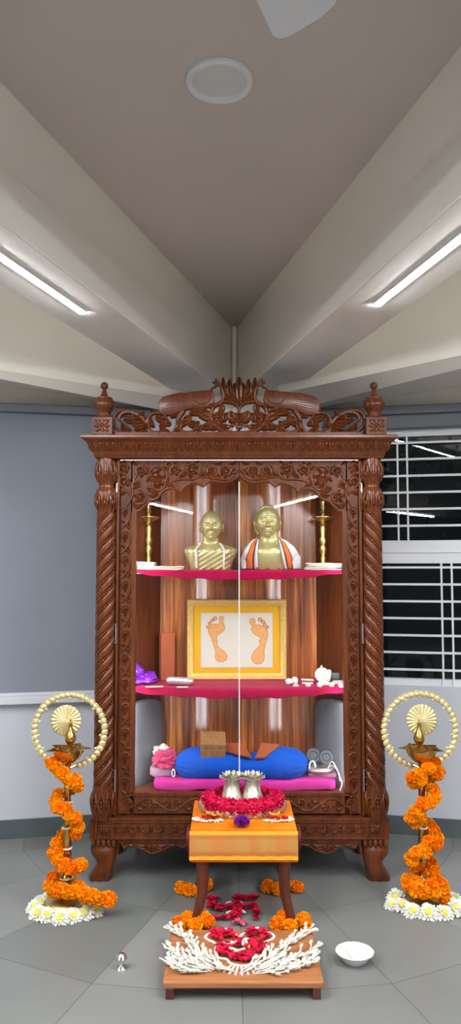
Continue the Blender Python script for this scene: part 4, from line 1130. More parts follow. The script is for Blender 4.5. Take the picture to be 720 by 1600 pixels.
# ---- folded cloths on the top shelf
def fold(m, x0, x1, y0, y1, z0, h, layers, rnd, seed, edge='x', shade=0):
    rr = random.Random(seed); t = h / layers
    for k in range(layers):
        zc = z0 + t * (k + .5); j = rr.uniform(-.006, .006)
        a0, a1 = x0 + rr.uniform(0, .008), x1 + rr.uniform(-.012, .006)
        m.sell(((a0 + a1) / 2, (y0 + y1) / 2 + j, zc), ((a1 - a0) / 2, (y1 - y0) / 2, t * .56), .5, .16, 56, 12,
               fn=lambda w, s=rr.random() * 6: w + Vector((0, 0, .0016 * sin(w.x * 60 + s) + .0012 * sin(w.y * 50 + s))))
xa = W(206, 885, 3.92).x; xb = W(243, 885, 3.92).x
m = M(); fold(m, xa, xb, 3.86, 3.99, TZ, .040, 3, .01, 1); tag(m.build('folded_towel', K['whitec'], None, ang=180, loc=(xa + .05, 3.92, TZ)), 'white folded towel stacked at the left end of the upper shelf', 'towel')
m = M(); fold(m, xa + .03, W(288, 890, 3.86).x, 3.845, 3.868, TZ, .017, 2, .01, 2); fold(m, xb + .006, W(286, 890, 3.9).x, 3.868, 3.95, TZ, .014, 1, .01, 5)
tag(m.build('folded_cloth', K['cream'], None, ang=180, loc=(xb, 3.9, TZ)), 'flat cream folded cloth lying in front of the white towel', 'cloth')
K['greyc'] = mat('grey_white_cloth', sr(206, 202, 194), .85, var=.1, vscale=30)
xa = W(474, 885, 3.9).x; xb = W(538, 885, 3.9).x
m = M(); fold(m, xa, xb, 3.852, 3.955, TZ, .016, 2, .01, 7)
tag(m.build('folded_shawl', K['greyc'], None, ang=180, loc=(xa + .1, 3.9, TZ)), 'greyish folded shawl at the bottom of the pile on the right of the upper shelf', 'shawl')
m = M(); fold(m, xa + .01, xb - .004, 3.855, 3.955, TZ + .0165, .018, 2, .01, 8)
tag(m.build('folded_shawl', K['cream'], None, ang=180, loc=(xa + .1, 3.9, TZ + .017)), 'cream folded shawl on top of the pile on the right of the upper shelf', 'shawl')
rr = random.Random(4)
def petal_data(l, w, cup, mt, name='rose_petal'):
    m = M(); m.grid(lambda u, v: ((v - .5) * w * sin(pi * min(.98, u * .85 + .12)) ** .6, (u - .5) * l, cup * (((u - .5) * 2) ** 2 + ((v - .5) * 2) ** 2) * l * .5 + .001), 5, 4)
    o = m.build(name, mt, None, ang=180); return o
proto = petal_data(.014, .012, .5, K['rose']); first = True
for px, py in ((318, 889), (331, 889), (345, 890), (402, 890), (418, 889), (436, 890)):
    c = W(px, py, 3.845); o = proto if first else dup(proto); first = False
    o.location = (c.x, 3.845 + rr.uniform(-.01, .006), TZ + .004); o.rotation_euler = (rr.uniform(-.3, .3), rr.uniform(-.3, .3), rr.uniform(0, 6))
    tag(o, 'loose red petal on the velvet at the foot of the busts', 'petal', 'petals at the foot of the busts')
# ---- framed footprints on the middle shelf
YFR = 4.065
fx0, fz0 = W(292, 1062, YFR).x, MZ; fx1, fz1 = W(447, 937, YFR).x, W(0, 937, YFR).z
pf = thing('framed_footprints', 'gold framed print of two orange footprints on a yellow mount', 'picture', ((fx0 + fx1) / 2, YFR, MZ))
sy = lambda py: fz0 + (fz1 - fz0) * (1062 - py) / 125.0
sx = lambda px: fx0 + (fx1 - fx0) * (px - 292) / 155.0
m = M(); fw = sx(301.5) - sx(292)
def mould(m, x0, x1, z0, z1, w, y0, prof):
    cs = [(x0, z0), (x1, z0), (x1, z1), (x0, z1)]; sg = [(1, 1), (-1, 1), (-1, -1), (1, -1)]
    k = len(prof); b = len(m.v)
    for (x, z), (a, c) in zip(cs, sg):
        for (o, d) in prof: m.v.append(Vector((x + a * o, y0 - d, z + c * o)))
    for i in range(4):
        j = (i + 1) % 4
        for q in range(k): 
            q2_ = (q + 1) % k
            m.f.append((b + i * k + q, b + j * k + q, b + j * k + q2_, b + i * k + q2_))
mould(m, fx0, fx1, fz0, fz1, fw, YFR, [(0, -.016), (0, .010), (fw * .12, .014), (fw * .55, .012), (fw * .8, .006), (fw, .004), (fw, -.016)])
m.build('frame', K['goldframe'], pf, ang=30)
m = M(); m.bx(sx(300), sx(439), YFR + .004, YFR + .014, sy(1056), sy(944)); m.build('mount', K['mount'], pf, smooth=False)
m = M(); px0, px1, pz0, pz1 = sx(314), sx(425), sy(1043), sy(958.5); m.bx(px0, px1, YFR + .0025, YFR + .005, pz0, pz1); pa = m.build('paper', K['fpaper'], pf, smooth=False)
m = M(); mould(m, px0 - .002, px1 + .002, pz0 - .002, pz1 + .002, .003, YFR + .002, [(0, -.004), (0, 0.001), (.004, .001), (.004, -.004)]); m.build('inner_border', K['shelfg'], pf, smooth=False)
qf = lambda x, y: (sx(280 + x / 4.0), sy(920 + y / 4.0))
leftfoot = [(180, 262), (184, 240), (200, 228), (222, 222), (245, 222), (250, 205), (246, 185), (254, 175), (268, 172), (280, 186), (272, 200), (276, 220), (284, 240), (280, 260), (262, 276), (242, 290), (232, 312), (238, 332), (234, 352), (256, 378), (284, 396), (298, 425), (290, 448), (264, 460), (234, 452), (222, 430), (226, 400), (218, 370), (206, 335), (196, 302), (184, 284)]
rightfoot = [(450, 250), (455, 235), (440, 215), (440, 195), (455, 186), (470, 192), (474, 212), (470, 228), (495, 226), (525, 236), (548, 258), (552, 290), (544, 325), (534, 360), (528, 395), (530, 430), (520, 460), (492, 473), (464, 464), (450, 435), (462, 400), (486, 372), (504, 350), (496, 330), (508, 312), (490, 298), (468, 285), (455, 270)]
toesL = [(222, 186, 13), (204, 199, 11), (188, 217, 11), (177, 241, 11)]
toesR = [(504, 194, 13), (524, 208, 12), (533, 225, 11), (550, 241, 10)]
def flat(m, pts, y, grow=0):
    P = [qf(*p) for p in pts]; P = [(v.x, v.z) for v in cat([(a, 0, b) for a, b in P], 4, closed=True)]
    n = len(P)
    if grow:
        A = sum(P[i][0] * P[(i + 1) % n][1] - P[(i + 1) % n][0] * P[i][1] for i in range(n)); sg = 1 if A > 0 else -1
        o = []
        for i in range(n):
            t = Vector((P[(i + 1) % n][0] - P[i - 1][0], P[(i + 1) % n][1] - P[i - 1][1])); t = t.normalized() if t.length > 1e-9 else Vector((1, 0))
            o.append((P[i][0] + sg * t.y * grow, P[i][1] - sg * t.x * grow))
        P = o
    b = len(m.v); m.v.extend(Vector((x, y, z)) for x, z in P); m.f.append(tuple(range(b, b + n)))
for ft, toes in ((leftfoot, toesL), (rightfoot, toesR)):
    circ = lambda c: [(c[0] + c[2] * cos(k * pi / 4), c[1] + c[2] * sin(k * pi / 4)) for k in range(8)]
    m = M(); flat(m, ft, YFR + .0020, .0008); [flat(m, circ(c), YFR + .0020, .0004) for c in toes]; r_ = m.build('footprint', K['footrim'], pa, smooth=False)
    m = M(); flat(m, ft, YFR + .0016, -.0016); [flat(m, [(c[0] + (c[2] - 4) * cos(k * pi / 4), c[1] + (c[2] - 4) * sin(k * pi / 4)) for k in range(8)], YFR + .0016) for c in toes]; m.build('print_fill', K['foot'], r_, smooth=False)
m = M(); m.bx(sx(301), sx(438), YFR - .002, YFR - .0005, sy(1055), sy(945)); m.build('glazing', K['pglass'], pf, smooth=False)
# ---- other things on the middle shelf
c0 = W(250, 1068, 4.03); c1 = W(271.5, 990, 4.03); c2 = W(281, 990, 4.06)
t = thing('book', 'tall reddish brown hardback book standing upright beside the framed footprints', 'book', ((c0.x + c1.x) / 2, 4.05, MZ))
h = c1.z - MZ; wdt = c1.x - c0.x; rotz = .35
mm = Matrix.Rotation(rotz, 3, 'Z')
bc = ((c0.x + c1.x) / 2, 4.055, MZ)
m = M(); m.bx(bc[0] - wdt / 2, bc[0] + wdt / 2, 4.040, 4.044, MZ, MZ + h); m.bx(bc[0] - wdt / 2, bc[0] + wdt / 2, 4.076, 4.080, MZ, MZ + h); m.bx(bc[0] - wdt / 2 - .003, bc[0] - wdt / 2, 4.04, 4.08, MZ, MZ + h); m.rot(mm, bc); m.build('cover', K['redbrown'], t, smooth=False, bevel=.001)
m = M(); m.bx(bc[0] - wdt / 2, bc[0] + wdt / 2 - .003, 4.0445, 4.0755, MZ + .003, MZ + h - .004); m.rot(mm, bc); m.build('pages', K['page'], t, smooth=False)
# violet plastic bag
c = W(222, 1062, 3.93)
def crumple(m, c, h, seed, e=.7, amp=.25, nu=60, nv=36, freq=3.2, flatb=True):
    def fn(w):
        d = noise.fractal(Vector((w.x / h[0], w.y / h[1], w.z / h[2])) * freq * .5 + Vector((seed, seed * 2, 0)), .8, 2.0, 4)
        r = abs(noise.noise(Vector((w.x / h[0], w.y / h[1], w.z / h[2])) * freq + Vector((seed, 0, seed))))
        k = 1 + amp * d - amp * .8 * r
        q = Vector((w.x * k, w.y * k, w.z * k))
        if flatb and q.z < -h[2] * .8: q.z = -h[2] * .8
        return q
    m.sell(c, h, e, e, nu, nv, fn=fn)
m = M(); crumple(m, (CX + F(221, 1050, 3.9)[0] , 3.93, MZ + .026), (.080, .07, .032), 3, .9, .3)
def tent(w):
    k = max(0, (w.z + .05) / .1); return Vector((w.x * (1 - .55 * k) - .03 * k, w.y * (1 - .4 * k), w.z))
m.sell((CX + F(218, 1040, 3.93)[0] - .004, 3.94, MZ + .058), (.062, .05, .062), .8, .7, 40, 24, fn=lambda w: tent(w) + Vector((.006 * sin(w.z * 120), .006 * sin(w.x * 90 + w.z * 60), 0)))
tag(m.build('plastic_bag', K['violet'], None, ang=180, loc=(c.x, 3.93, MZ)), 'shiny violet plastic bag at the left end of the middle shelf', 'bag')
# silver spectacle case
c = W(281, 1062, 3.86); c = Vector((c.x, 3.86, MZ + .0215))
m = M(); 
def capf(u, v):
    a = 2 * pi * u; t = v * 2 - 1; L_ = .071; r = .0205
    x = t * L_; k = min(1, (max(0, 1 - abs(t) ** 5)) ** .5)
    return c + Vector((x, cos(a) * r * 1.05 * k, sin(a) * r * k * .98))
m.grid(capf, 40, 40, cu=True); o = m.build('spectacle_case', mat('silver_case', sr(206, 206, 216), .22, .6, var=.04), None, ang=180, loc=c)
tag(o, 'rounded silver spectacle case on the velvet left of the framed footprints', 'case'); o.rotation_euler = (0, .04, -.12)
for i, (px, py, l, w, rz) in enumerate(((241, 1073, .085, .020, .16), (285, 1073.5, .055, .022, .22))):
    c = G(px, py, MZ + .003); m = M(); m.box((c.x, c.y, MZ + .003), (l, w + .012, .0022), (0, 0, rz))
    tag(m.build('paper_slip', K['card'], None, smooth=False, loc=(c.x, c.y, MZ)), ('long pale paper slip in front of the spectacle case', 'short beige paper slip below the right end of the spectacle case')[i], 'paper')
# right group: case, clock, cards, stones, crystals
c = W(517, 1062, 3.95); m = M(); m.box((c.x - .004, 3.965, MZ + .025), (.125, .030, .046)); m.box((c.x - .004, 3.946, MZ + .026), (.128, .006, .050))
tag(m.build('black_case', K['black'], None, smooth=False, bevel=.004, loc=(c.x, 3.96, MZ)), 'small black case standing behind the white clock', 'case')
ck = W(504, 1058, 3.905); ck = Vector((ck.x, 3.905, MZ))
t = thing('table_clock', 'small white round table clock on a stand on the middle shelf', 'clock', ck)
m = M(); m.lathe([(0, -.012), (.030, -.012), (.035, -.008), (.036, .004), (.034, .008), (.0, .008)], (0, 0, 0), 40); m.rot(Matrix.Rotation(pi / 2 - .1, 3, 'X')); m.shift(ck + Vector((-.004, 0, .046))); m.build('clock_case', K['porc'], t)
m = M(); m.lathe([(0, .0075), (.027, .009), (.028, .008)], (0, 0, 0), 40); m.rot(Matrix.Rotation(pi / 2 - .1, 3, 'X')); m.shift(ck + Vector((-.004, -.001, .046))); fc = m.build('dial', K['fpaper'], t)
m = M(); m.box(ck + Vector((-.004, -.012, .051)), (.0015, .001, .012)); m.box(ck + Vector((.0, -.012, .046)), (.010, .001, .0015)); m.build('hands', K['black'], fc, smooth=False)
m = M(); m.lathe([(.034, 0), (.032, .006), (.016, .016), (.013, .022)], (0, 0, 0), 32); m.shift(ck + Vector((.004, .004, 0))); m.sell(ck + Vector((.030, .012, .04)), (.012, .008, .030), .5, .5, 20, 12, rot=(0, .15, 0)); m.build('stand', K['cream'], t)
m = M(); m.lathe([(.0025, 0), (.0025, .005), (.005, .006), (.0055, .009), (.003, .012), (0, .0125)], (0, 0, 0), 20); m.shift(ck + Vector((-.006, 0, .080))); m.build('winder', K['porc'], t)
for i, (px, py, l, z) in enumerate(((480, 1063, .062, .010), (529, 1064, .058, .004))):
    c = W(px, py, 3.915); m = M(); m.box((c.x, 3.915, MZ + .012 + (0 if i else .008)), (l, .03, .006), (0, .05 if i == 0 else -.04, 0)); m.box((c.x, 3.92, MZ + .004), (l * .9, .03, .008))
    tag(m.build('card_box', K['fpaper'], None, smooth=False, bevel=.001, loc=(c.x, 3.915, MZ)), ('flat white card box left of the small clock', 'flat white card box right of the small clock')[i], 'box')
def stone(c, h, seed, mt, name, n=3, amp=.25):
    m = M(); vs, fs = ico(n); o_ = Vector((seed * 3.1, seed, 0))
    m.add([Vector(c) + Vector((v.x * h[0], v.y * h[1], v.z * h[2])) * (1 + amp * noise.noise(v * 1.6 + o_)) for v in vs], fs)
    return m.build(name, mt, None, ang=20 if n < 3 else 180, loc=c)
tag(stone((W(451, 1067, 3.87).x, 3.87, MZ + .016), (.019, .017, .017), 1, K['porc'], 'white_stone'), 'rounded white stone nearest the corner of the picture frame', 'stone')
tag(stone((W(460, 1064, 3.885).x, 3.885, MZ + .019), (.018, .015, .021), 2.3, K['porc'], 'white_stone'), 'taller white stone just right of the rounded one', 'stone')
for i, (px, py, h) in enumerate(((462.5, 1070, (.017, .009, .008)), (481, 1070, (.018, .013, .013)), (500, 1071, (.016, .011, .013)), (518, 1070, (.016, .012, .015)), (535, 1074, (.014, .011, .012)))):
    c = G(px, py + 2, MZ + .004); c.y = max(c.y, 3.80)
    c.z = MZ + h[2] * .8
    o = stone((c.x, c.y, c.z), h, 5 + i * 1.7, K['cryst'], 'crystal', 1, .5)
    tag(o, ['flat clear crystal bar beside the white stones', 'pointed clear crystal left of the clock stand', 'clear crystal in front of the clock stand', 'star shaped clear crystal right of the clock stand', 'clear crystal at the right end of the middle shelf'][i], 'crystal')
# ---- bottom compartment
ZL = LOWZ
def panelpad(s, label):
    m = M(); 
    # tall upholstered side pad, rounded top, leaning along the side lining
    def fn(w):
        k = w.z / .20
        return Vector((w.x, w.y, w.z - .03 * max(0, (w.y) / .14) ** 2 * (k > 0) * k))
    m.sell((0, 0, .20), (.026, .145, .205), .22, .35, 40, 30, fn=fn)
    a = atan2(.185, .365); m.rot(Matrix.Rotation(s * a, 3, 'Z'))
    cc = Vector((CX + s * .474, 3.94, ZL)); m.shift(cc)
    tag(m.build('upholstered_pad', K['greyf'], None, ang=180, loc=cc), label, 'cushion')
panelpad(-1, 'tall grey upholstered pad leaning in the left side of the bottom compartment')
panelpad(1, 'tall grey upholstered pad leaning in the right side of the bottom compartment')
def matf(w):
    return Vector((w.x, w.y, w.z + .003 * sin(w.x * 23) + .002 * sin(w.x * 51 + w.y * 40)))
mx0, mx1 = W(240, 1225, 3.83).x, W(524, 1225, 3.83).x
m = M(); m.sell(((mx0 + mx1) / 2, 3.922, ZL + .026), ((mx1 - mx0) / 2, .152, .028), .3, .2, 90, 20, fn=matf)
tag(m.build('mattress', K['pink'], None, ang=180, loc=((mx0 + mx1) / 2, 3.92, ZL)), 'flat pink mattress lying on the bottom of the cabinet', 'mattress')
ZM = ZL + .052
bx0, bx1 = W(273, 1195, 3.88).x, W(481, 1195, 3.88).x; bc = Vector(((bx0 + bx1) / 2, 3.855, ZM + .056)); bl = (bx1 - bx0) / 2
t = thing('bolster', 'blue cotton bolster with gathered ends lying on the pink mattress', 'bolster', (bc.x, bc.y, ZM))
m = M()
def bf(u, v):
    a = 2 * pi * u; tt = v * 2 - 1; e = abs(tt)
    k = max(0, 1 - max(0, (e - .62) / .38) ** 2.4) ** .55
    k = max(k, .12) if e < .995 else .06
    pl = 1 + .05 * max(0, (e - .7) / .3) * sin(a * 17) + .012 * sin(tt * 9 + a * 2)
    sag = -.030 * exp(-((tt - .08) / .26) ** 2) * max(0, sin(a))
    r = .085 * k * pl
    z = r * sin(a) * .95 + sag
    return bc + Vector((tt * bl, cos(a) * r, max(z, -.066)))
m.grid(bf, 80, 80, cu=True); m.build('cover', K['blue'], t, ang=180)
for s, px, py in ((1, 487, 1197), (-1, 271, 1207)):
    for k in range(2 if s > 0 else 1):
        c = W(px, py, 3.83); m = M()
        m.tube([c + Vector((s * .004 * k + .014 * cos(q * pi / 8) * (1 if s > 0 else .5), -.01 + .004 * k, .026 * sin(q * pi / 8) * (1 if s > 0 else .7))) for q in range(16)], .0032, 6, closed=True)
        m.build('drawstring', K['string'], t)
# wooden box on the bolster
c = W(333, 1166, 3.88)
t = thing('wooden_box', 'small brown wooden box sitting on top of the blue bolster', 'box', (c.x, 3.87, ZM + .15))
zt_ = bc.z + .074
m = M(); m.bx(-.060, .060, -.060, .060, -.046, .022); m.rot(Euler((.34, .03, .06)).to_matrix()); m.shift((c.x, 3.835, zt_ + .017)); m.build('box_body', K['boxw'], t, smooth=False, bevel=.003)
m = M(); m.bx(-.0605, .0605, -.0605, .0605, .0235, .046); m.rot(Euler((.34, .03, .06)).to_matrix()); m.shift((c.x, 3.835, zt_ + .017)); m.build('lid', K['boxw'], t, smooth=False, bevel=.003)
m = M()
# book stand: two hinged leaves
t = thing('book_stand', 'open reddish brown folding book stand lying on the blue bolster', 'book stand', (W(395, 1170, 3.88).x, 3.87, zt_))
for s, (xa, xb) in ((-1, (345, 395)), (1, (396.5, 436))):
    pts = [(393.5, 1183), (379, 1160), (347, 1161), (352, 1172)] if s < 0 else [(398, 1183.5), (413, 1183), (437, 1163), (409, 1160)]
    Ys = [3.77, 3.88, 3.88, 3.80] if s < 0 else [3.77, 3.77, 3.85, 3.88]
    top = [W(p[0], p[1], y) for p, y in zip(pts, Ys)]
    nn = (top[1] - top[0]).cross(top[2] - top[0]).normalized(); nn = nn if nn.z > 0 else -nn
    m = M(); m.add(top + [v - nn * .012 for v in top], [(0, 1, 2, 3), (7, 6, 5, 4), (0, 4, 5, 1), (1, 5, 6, 2), (2, 6, 7, 3), (3, 7, 4, 0)])
    m.build('stand_leaf', K['redbrown'], t, smooth=False, bevel=.002)
# cloth bundles left of the bolster
c = W(258, 1193, 3.87); m = M(); crumple(m, (c.x, 3.865, ZM + .075), (.060, .05, .045), 11, .8, .35, 70, 44, 4.2)
m2 = m; tag(m2.build('cloth_bundle', K['rosecloth'], None, ang=180, loc=(c.x, 3.865, ZM + .03)), 'crumpled rose pink cloth beside the left end of the bolster', 'cloth')
c = W(252, 1176, 3.93); m = M(); crumple(m, (c.x, 3.945, ZM + .088), (.042, .04, .040), 21, .8, .3, 60, 40, 4)
tag(m.build('cloth_bundle', K['cream'], None, ang=180, loc=(c.x, 3.945, ZM + .05)), 'crumpled cream cloth behind the rose pink bundle', 'cloth')
c = W(252, 1206, 3.87); m = M(); m.sell((c.x, 3.875, ZM + .022), (.055, .045, .024), .4, .4, 40, 20, fn=lambda w: w + Vector((0, 0, .003 * sin(w.x * 90))))
tag(m.build('folded_cloth', mat('mauve_cloth', sr(150, 120, 140), .8, var=.1), None, ang=180, loc=(c.x, 3.875, ZM)), 'folded mauve cloth under the rose pink bundle', 'cloth')
# disc player with headphones
c = W(499, 1208, 3.85); dz = ZM + .022
m = M(); m.sell((c.x + .01, 3.87, ZM + .010), (.070, .055, .012), .3, .2, 40, 14); tag(m.build('mauve_book', mat('mauve_cover', sr(132, 90, 110), .6), None, ang=40, loc=(c.x, 3.87, ZM)), 'flat mauve book under the silver disc player', 'book')
t = thing('disc_player', 'round silver disc player with a white cord beside the bolster', 'player', (c.x, 3.86, dz))
m = M(); m.lathe([(.0, 0), (.060, 0), (.068, .006), (.070, .014), (.066, .022), (.055, .027), (0, .029)], (c.x, 3.86, dz), 48); m.build('player_body', K['silver'], t)
m = M(); m.lathe([(.050, .0278), (.030, .031), (0, .032)], (c.x, 3.86, dz), 40); m.build('lid', K['steel'], t)
m = M(); m.lathe([(.020, .030), (.016, .036), (0, .037)], (c.x - .03, 3.845, dz), 30); m.build('dial', K['steel'], t)
P = [W(x, y, yy) for x, y, yy in ((510, 1206, 3.82), (518, 1190, 3.80), (526, 1202, 3.79), (531, 1215, 3.79), (534, 1224, 3.79), (530, 1236, 3.79), (520, 1240, 3.80))]
m = M(); m.tube(cat(P, 6), .0026, 6); m.build('cord', K['string'], t)
P = [W(x, y, yy) for x, y, yy in ((512, 1200, 3.84), (519, 1196, 3.80), (528, 1206, 3.79), (531, 1220, 3.79))]
m = M(); m.tube(cat(P, 6), .0022, 6); m.build('cord', K['string'], t)
t = thing('headphones', 'black headphones with round ear pads lying behind the silver disc player', 'headphones', (c.x, 3.93, ZM + .06))
K['earpad'] = mat('dark_earpad', sr(58, 62, 66), .5, var=.1)
for px, py in ((489, 1181), (509, 1184)):
    e = W(px, py, 3.90); m = M(); m.lathe([(0, -.012), (.028, -.012), (.038, -.004), (.040, .006), (.034, .013), (.022, .012), (.018, .008), (0, .007)], (0, 0, 0), 40); m.rot(Euler((pi / 2 - .45, 0, .15)).to_matrix()); m.shift(e); m.build('ear_pad', K['earpad'], t)
P = [W(x, y, 3.93) for x, y in ((486, 1172), (480, 1190), (494, 1202), (512, 1198), (515, 1184))]
m = M(); m.tube(cat(P, 6), .004, 8); m.build('headband', K['black'], t)
# ================================================================== FLOWERS
def marigold_mesh(seed, name='marigold'):
    m = M(); rr = random.Random(seed); n = 150
    m.ball((0, 0, 0), (.70, .70, .52), 2)
    for i in range(n):
        z = 1 - 2 * (i + .5) / n; a = i * 2.39996 + rr.uniform(-.2, .2); r = sqrt(1 - z * z)
        d = Vector((r * cos(a), r * sin(a), z)); 
        base = Vector((d.x * .62, d.y * .62, d.z * .46)); tip = Vector((d.x, d.y, d.z * .80)) * rr.uniform(.9, 1.06)
        side = d.cross(Vector((rr.uniform(-1, 1), rr.uniform(-1, 1), rr.uniform(-1, 1)))).normalized(); upv = d.cross(side)
        w = rr.uniform(.15, .22)
        mid = base.lerp(tip, .6)
        vs = [base - side * w * .4, base + side * w * .4, mid - side * w + upv * .03, mid + side * w + upv * .03, tip - side * w * .9 + upv * rr.uniform(.02, .14), tip + upv * rr.uniform(-.12, .02), tip + side * w * .9 + upv * rr.uniform(.02, .14)]
        m.add(vs, [(0, 1, 3, 2), (2, 3, 5, 4), (3, 6, 5)])
    return m
def marigold_protos(mats):
    out = []
    for k, mt in enumerate(mats):
        o = marigold_mesh(20 + k).build('marigold', mt, None, ang=180, recalc=False); C.objects.unlink(o); out.append(o)
    return out
MG = marigold_protos([K['marigold'], K['marigold2'], K['marigold']])
def put_marigold(p, r, parent=None, rr=R, tilt=None):
    src = rr.choice(MG); o = bpy.data.objects.new('marigold', src.data); C.objects.link(o)
    off = wloc(parent) if parent else Vector((0, 0, 0))
    o.location = Vector(p) - off; o.scale = (r, r, r); o.rotation_euler = tilt or (rr.uniform(-.6, .6), rr.uniform(-.6, .6), rr.uniform(0, 6))
    if parent: o.parent = parent
    return o
def mum_proto():
    root = bpy.data.objects.new('chrysanthemum', None); C.objects.link(root)
    m = M(); rr = random.Random(5)
    for (n, l, el, w) in ((20, .036, .12, .0095), (20, .033, .38, .009), (16, .028, .68, .008), (12, .022, .98, .006)):
        for i in range(n):
            a = 2 * pi * i / n + rr.uniform(-.12, .12) + el; ll = l * rr.uniform(.88, 1.05); e = el + rr.uniform(-.08, .08)
            d = Vector((cos(a) * cos(e), sin(a) * cos(e), sin(e))); s = Vector((-sin(a), cos(a), 0)); u = s.cross(d) * -1
            if u.z < 0: u = -u
            b0 = d * .006
            vs = []
            for t, ww in ((0, .4), (.5, 1), (.85, .9), (1, .35)):
                p = b0 + d * ll * t + Vector((0, 0, -.010 * t * t * (1 - el)))
                vs += [p - s * w * .5 * ww + u * .0015 * ww, p, p + s * w * .5 * ww + u * .0015 * ww]
            fs = []
            for k in range(3):
                for j in range(2): fs.append((k * 3 + j, k * 3 + j + 1, k * 3 + j + 4, k * 3 + j + 3))
            m.add(vs, fs)
    m.ball((0, 0, .002), (.012, .012, .006), 1)
    m.build('petals', K['mum'], root, ang=180, recalc=False)
    m = M(); rr = random.Random(2)
    m.ball((0, 0, .012), (.0150, .0150, .007), 2)
    for i in range(60):
        z = .3 + .7 * rr.random(); a = i * 2.4; q = sqrt(1 - z * z); m.ball((.0148 * q * cos(a), .0148 * q * sin(a), .012 + .007 * z), .0016, 1)
    m.build('flower_center', K['mumc'], root)
    return root
# ================================================================== STANDING LAMPS
def stand_lamp(px, py, label, ringpx, mirror, shells=38):
    b = G(px, py); YL = b.y; t = thing('standing_lamp', label, 'oil lamp', (b.x, b.y, 0))
    top = W(ringpx[0], ringpx[1], YL); X0, X1 = b.x, top.x
    Zy = lambda y: max(W(0, y, YL).z, 0)
    k = YL / 1.02 / FPX
    lean = lambda z: X0 + (X1 - X0) * min(1.2, z / top.z)
    def L(pr, n=40, fn=None):
        m = M(); m.lathe([(r * k, Zy(y)) for y, r in pr], (0, YL, 0), n, fn=fn); m.v = [Vector((v.x + lean(v.z), v.y, v.z)) for v in m.v]; return m
    L([(1440, 0), (1418, 36), (1415, 36.5), (1413, 35), (1411, 34), (1408, 33.5), (1404, 30), (1401, 24), (1398, 14), (1392, 9)], 64, lambda a, z: 1 + .012 * cos(a * 24)).build('base', K['brassm'], t)
    st = [(1393, 9), (1388, 6.5), (1383, 5), (1380, 8.5), (1376, 10), (1371, 9.5), (1367, 6), (1362, 4.5), (1352, 5.6), (1344, 6.5), (1336, 7.2), (1331, 7.2), (1329, 5.2), (1325, 5.5), (1322, 7), (1319, 7), (1310, 6.3), (1300, 5.5), (1295, 5), (1293, 6.4), (1290, 6.4), (1288, 4.4), (1280, 5), (1265, 6), (1258, 6.6), (1255, 6.4), (1253, 4.5), (1240, 5), (1225, 5.6), (1222, 6.2), (1218, 4), (1200, 3.6), (1196, 4.5), (1192, 5)]
    L(st).build('stem', K['brass'], t)
    m = M()
    for yy in (1325, 1293, 1253, 1371):
        rr_ = 7 if yy != 1371 else 10
        for i in range(22):
            a = 2 * pi * i / 22; z = Zy(yy); m.ball((lean(z) + rr_ * k * cos(a), YL + rr_ * k * sin(a), z), .0042, 1)
    m.build('bead_ring', K['beadw'], t)
    bw = L([(1193, 4), (1191, 9), (1187, 15), (1181, 20), (1175, 23), (1170, 25), (1169, 26), (1169.6, 24.5), (1176, 20), (1183, 12), (1186, 0)], 60, lambda a, z: 1 + (.025 * cos(a * 5) if z > Zy(1178) else 0)).build('bowl', K['brass'], t)
    zc = Zy(1171)
    for q in range(5):
        a = -pi / 2 + .3 * mirror + q * 2 * pi / 5; m = M()
        d = Vector((cos(a), sin(a), 0)); s = Vector((-sin(a), cos(a), 0)); o = Vector((lean(zc), YL, zc))
        def sf(u, v, d=d, s=s, o=o): 
            w = (1 - u) ** .8 * .030 * (v - .5) * 2; return o + d * (.062 + .040 * u) + s * w + Vector((0, 0, .006 * u + .006 * ((v - .5) * 2) ** 2 * (1 - u)))
        m.grid(sf, 8, 6); ob = m.build('spout', K['brass'], bw, ang=180); md = ob.modifiers.new('t', 'SOLIDIFY'); md.thickness = .002
    # peacock
    zb0 = Zy(1170); pc = Vector((lean(zb0), YL, 0))
    Z2 = lambda y: W(0, y, YL).z
    m = M(); pr = [(1172, 2.2), (1168, 2), (1164.5, 3), (1160, 6.5), (1156, 8.5), (1151, 8.6), (1146, 6.6), (1141, 4.4), (1136, 3.2), (1132, 2.8), (1129, 3.0), (1127, 2.0), (1126, 0)]
    m.lathe([(r * k, Z2(y)) for y, r in pr], (pc.x + .009 * mirror, YL - .004, 0), 28)
    hx = pc.x + .009 * mirror; m.ball((hx, YL - .010, Z2(1129)), (.0085, .012, .0075), 2); m.tube([(hx, YL - .018, Z2(1129.5)), (hx, YL - .032, Z2(1131))], [.004, .0006], 8)
    for dx in (-.004, 0, .004): m.tube([(hx, YL - .006, Z2(1127.5)), (hx + dx, YL - .004, Z2(1123.5))], [.0012, .002], 6)
    body = m.build('peacock', K['brass'], t)
    fc = W(ringpx[2], ringpx[3], YL); fr = 24.0 * k; m = M(); na, nr_ = 180, 10
    gap = .03
    def ff(u, v):
        a = -pi / 2 + gap + (2 * pi - 2 * gap) * u; ribs = sin(a * 23)
        sc = 1 + .035 * abs(sin(a * 11.5)) 
        r = fr * v * sc
        return (fc.x + r * cos(a) * .98, YL + .016 + .010 * v - .0035 * ribs * v * (1 - .3 * v), fc.z + r * sin(a))
    m.grid(ff, na, nr_)
    ob = m.build('tail_fan', K['castbrass'], body, ang=180); md = ob.modifiers.new('t', 'SOLIDIFY'); md.thickness = .003
    m = M(); m.bx(pc.x - .004, pc.x + .004, YL + .008, YL + .02, Z2(1160), Z2(1138)); m.build('tail_stay', K['brass'], body, smooth=False)
    # arch ring with shells
    rc = W(ringpx[0], ringpx[4], YL); rx, rz = ringpx[5] * k, ringpx[6] * k; m = M(); g0 = .22
